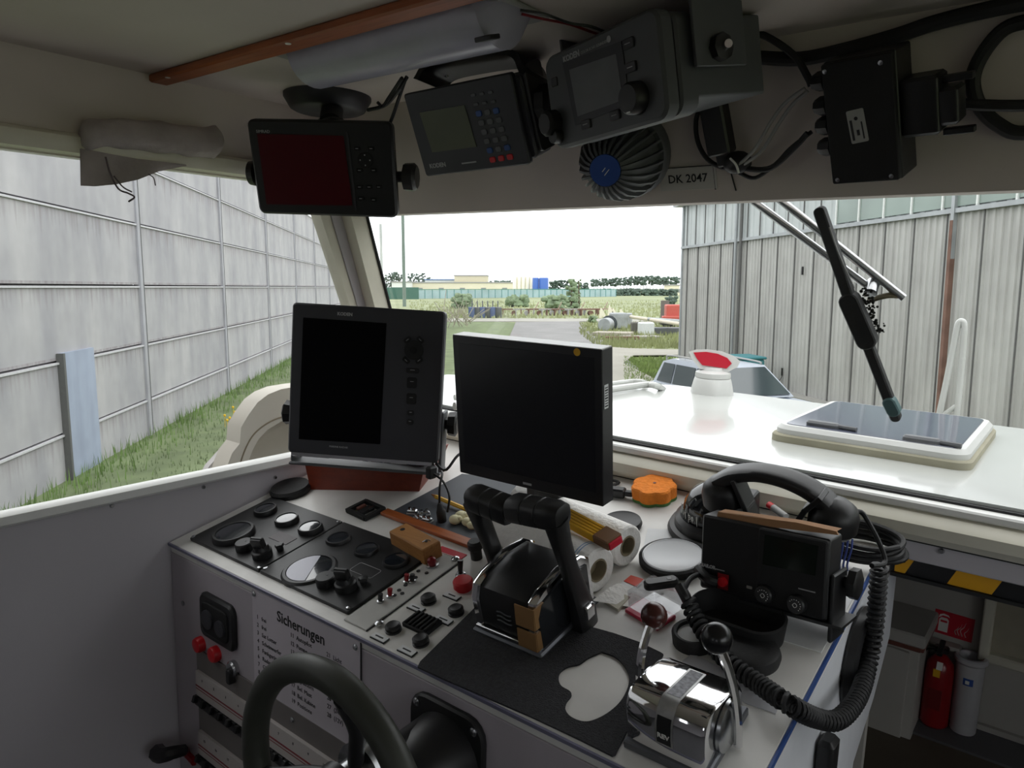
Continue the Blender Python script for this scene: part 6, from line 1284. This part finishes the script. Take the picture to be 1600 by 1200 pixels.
yb_('metal_stack', 'stack of grey metal parts right of the pale box', 'metal parts', (1037, 523), (2.8, 1.0, .5), GUN, -.1)
for i, (a, c) in enumerate((((985, 514), (1064, 527)), ((1012, 519), (1062, 521)))):
    p0, p1 = G(*a), G(*c); b = mb(mat('beam_pale', '#cfc6b4', .7) if i == 0 else GALV); b.cyl((p0.x, p0.y, 1.0), (p1.x, p1.y, .9), .14, n=8); b.solo('long_beam', ['long pale beam lying across the scrap pile', 'shorter grey beam low in the scrap pile'][i], 'beam', YARD, (p0.x, p0.y, 1))
p = G(1052, 512); b = mb(mat('truck_red', '#b5564b', .6), T(p.x, p.y, 0) @ RZ(-.1)); b.box((.6, 0, 1.35), (2.6, 2.0, 1.2), .08); b.box((.4, -1.0, .9), (2.9, 1.2, .25), .05); b.use(RUB).box((.5, 0, .55), (3.2, 1.9, .5)); b.cyl((-.6, -1.1, .5), (-.6, -.8, .5), .5, n=16); b.cyl((1.8, -1.1, .5), (1.8, -.8, .5), .5, n=16); b.solo('red_trailer', 'red trailer half hidden behind the corner of the hall', 'trailer', YARD, (p.x, p.y, 0))
yb_('grey_stake_board', 'upright dark grey board at the left end of the red trailer', 'board', (1038, 508), (.7, .4, 2.2), mat('board_dark', '#6a6560', .8))
for i, (x, y, h) in enumerate(((943, 497, 8), (956, 497, 10), (962, 497, 7.5), (974, 497, 7))):
    p = G(x, y); hh = h * p.y / F; b = mb(mat('fin_white', '#ded9c6', .7)); b.loops([[(p.x - .5, p.y, .0), (p.x + .45, p.y, .0), (p.x + .45, p.y + .2, 0), (p.x - .5, p.y + .2, 0)], [(p.x - .35, p.y, hh * 2), (p.x - .25, p.y, hh * 2), (p.x - .25, p.y + .1, hh * 2), (p.x - .35, p.y + .1, hh * 2)]]); b.solo('white_fin', ['leftmost pale pointed fin behind the scrap crates', 'tallest pale pointed fin behind the scrap crates', 'third pale pointed fin from the left', 'rightmost pale pointed fin, above the dark timbers'][i], 'fin', YARD, (p.x, p.y, 0), 'pale fins')
for i in range(6):
    p = G(738 + i * 8, 496.5); b = mb(mat('barrel_blue', '#59668c', .6) if i % 2 == 0 else GUN, T(p.x, p.y, 0)); b.lathe([(.42, 0), (.45, .1), (.45, 1.15), (.4, 1.2), (0, 1.2)], n=12); b.use(GUN).box((0, 0, 1.5), (.12, .12, .8)); b.solo('barrel', 'grey-blue barrel of the row left of the road, ' + ['leftmost', 'second', 'third', 'fourth', 'fifth', 'rightmost'][i], 'barrel', YARD, (p.x, p.y, 0), 'barrels by the road')
for i, px in enumerate(range(800, 940, 20)):
    p = G(px, 493); b = mb(LGREY if i % 2 else RUST, T(p.x, p.y, 0) @ RZ(.05 * i)); b.box((0, 0, .75), (2.9, .18, .16)); b.box((-1.1, 0, .38), (.12, .9, .75)); b.box((1.1, 0, .38), (.12, .9, .75)); b.cyl((.2, -.3, .3), (.2, .3, .3), .3, n=12)
    b.solo('boat_cradle', 'low metal boat cradle standing along the far road', 'boat cradle', YARD, (p.x, p.y, 0), 'boat cradles along the far road')
p = G(880, 490); b = mb(mat('frame_red', '#a08a80', .8)); 
for dx_ in (-4, -1, 2, 5): b.cyl((p.x + dx_, p.y, 0), (p.x + dx_ + .8, p.y, 1.5), .06, n=6)
b.box((p.x + 1, p.y, .6), (11, .2, .15)); b.solo('steel_trestle', 'faded red steel frame standing behind the grey cradles', 'frame', YARD, (p.x, p.y, 0))
random.seed(4); p = G(713, 512); b = mb(WGREY)
for i in range(26):
    a = -1.1 + 2.2 * i / 25 + random.gauss(0, .08); l = random.uniform(1.3, 3.0); q0 = V((p.x + random.uniform(-1.2, 1.4), p.y + random.uniform(-.5, .5), random.uniform(.0, .6))); q1 = q0 + V((math.sin(a) * l * .95, random.uniform(-.3, .3), abs(math.cos(a)) * l * .8 + .3)); b.cyl(q0, q1, .045, .025, 5)
b.solo('stacked_poles', 'fan of bleached poles leaning together behind the radar display', 'poles', YARD, (p.x, p.y, 0))
# ================================================================== LIGHT
w = bpy.data.worlds.new('overcast_sky'); bpy.context.scene.world = w; w.use_nodes = True; N = w.node_tree.nodes; L = w.node_tree.links; bg = N['Background']
tc = N.new('ShaderNodeTexCoord'); sx = N.new('ShaderNodeSeparateXYZ'); L.new(tc.outputs['Generated'], sx.inputs[0])
rp = N.new('ShaderNodeValToRGB'); rp.color_ramp.elements[0].position = .0; rp.color_ramp.elements[0].color = (.90, .93, .96, 1); rp.color_ramp.elements[1].position = .6; rp.color_ramp.elements[1].color = (1, 1, 1, 1)
L.new(sx.outputs[2], rp.inputs[0]); L.new(rp.outputs[0], bg.inputs[0]); bg.inputs[1].default_value = 2.4
sc = bpy.context.scene
sc.view_settings.view_transform = 'Standard'; sc.view_settings.look = 'None'; sc.view_settings.exposure = 0.0; sc.view_settings.gamma = 1; sc.view_settings.use_curve_mapping = False
sc.cycles.max_bounces = 12; sc.cycles.diffuse_bounces = 6; sc.cycles.transparent_max_bounces = 16
try: sc.cycles.use_denoising = True
except Exception: pass
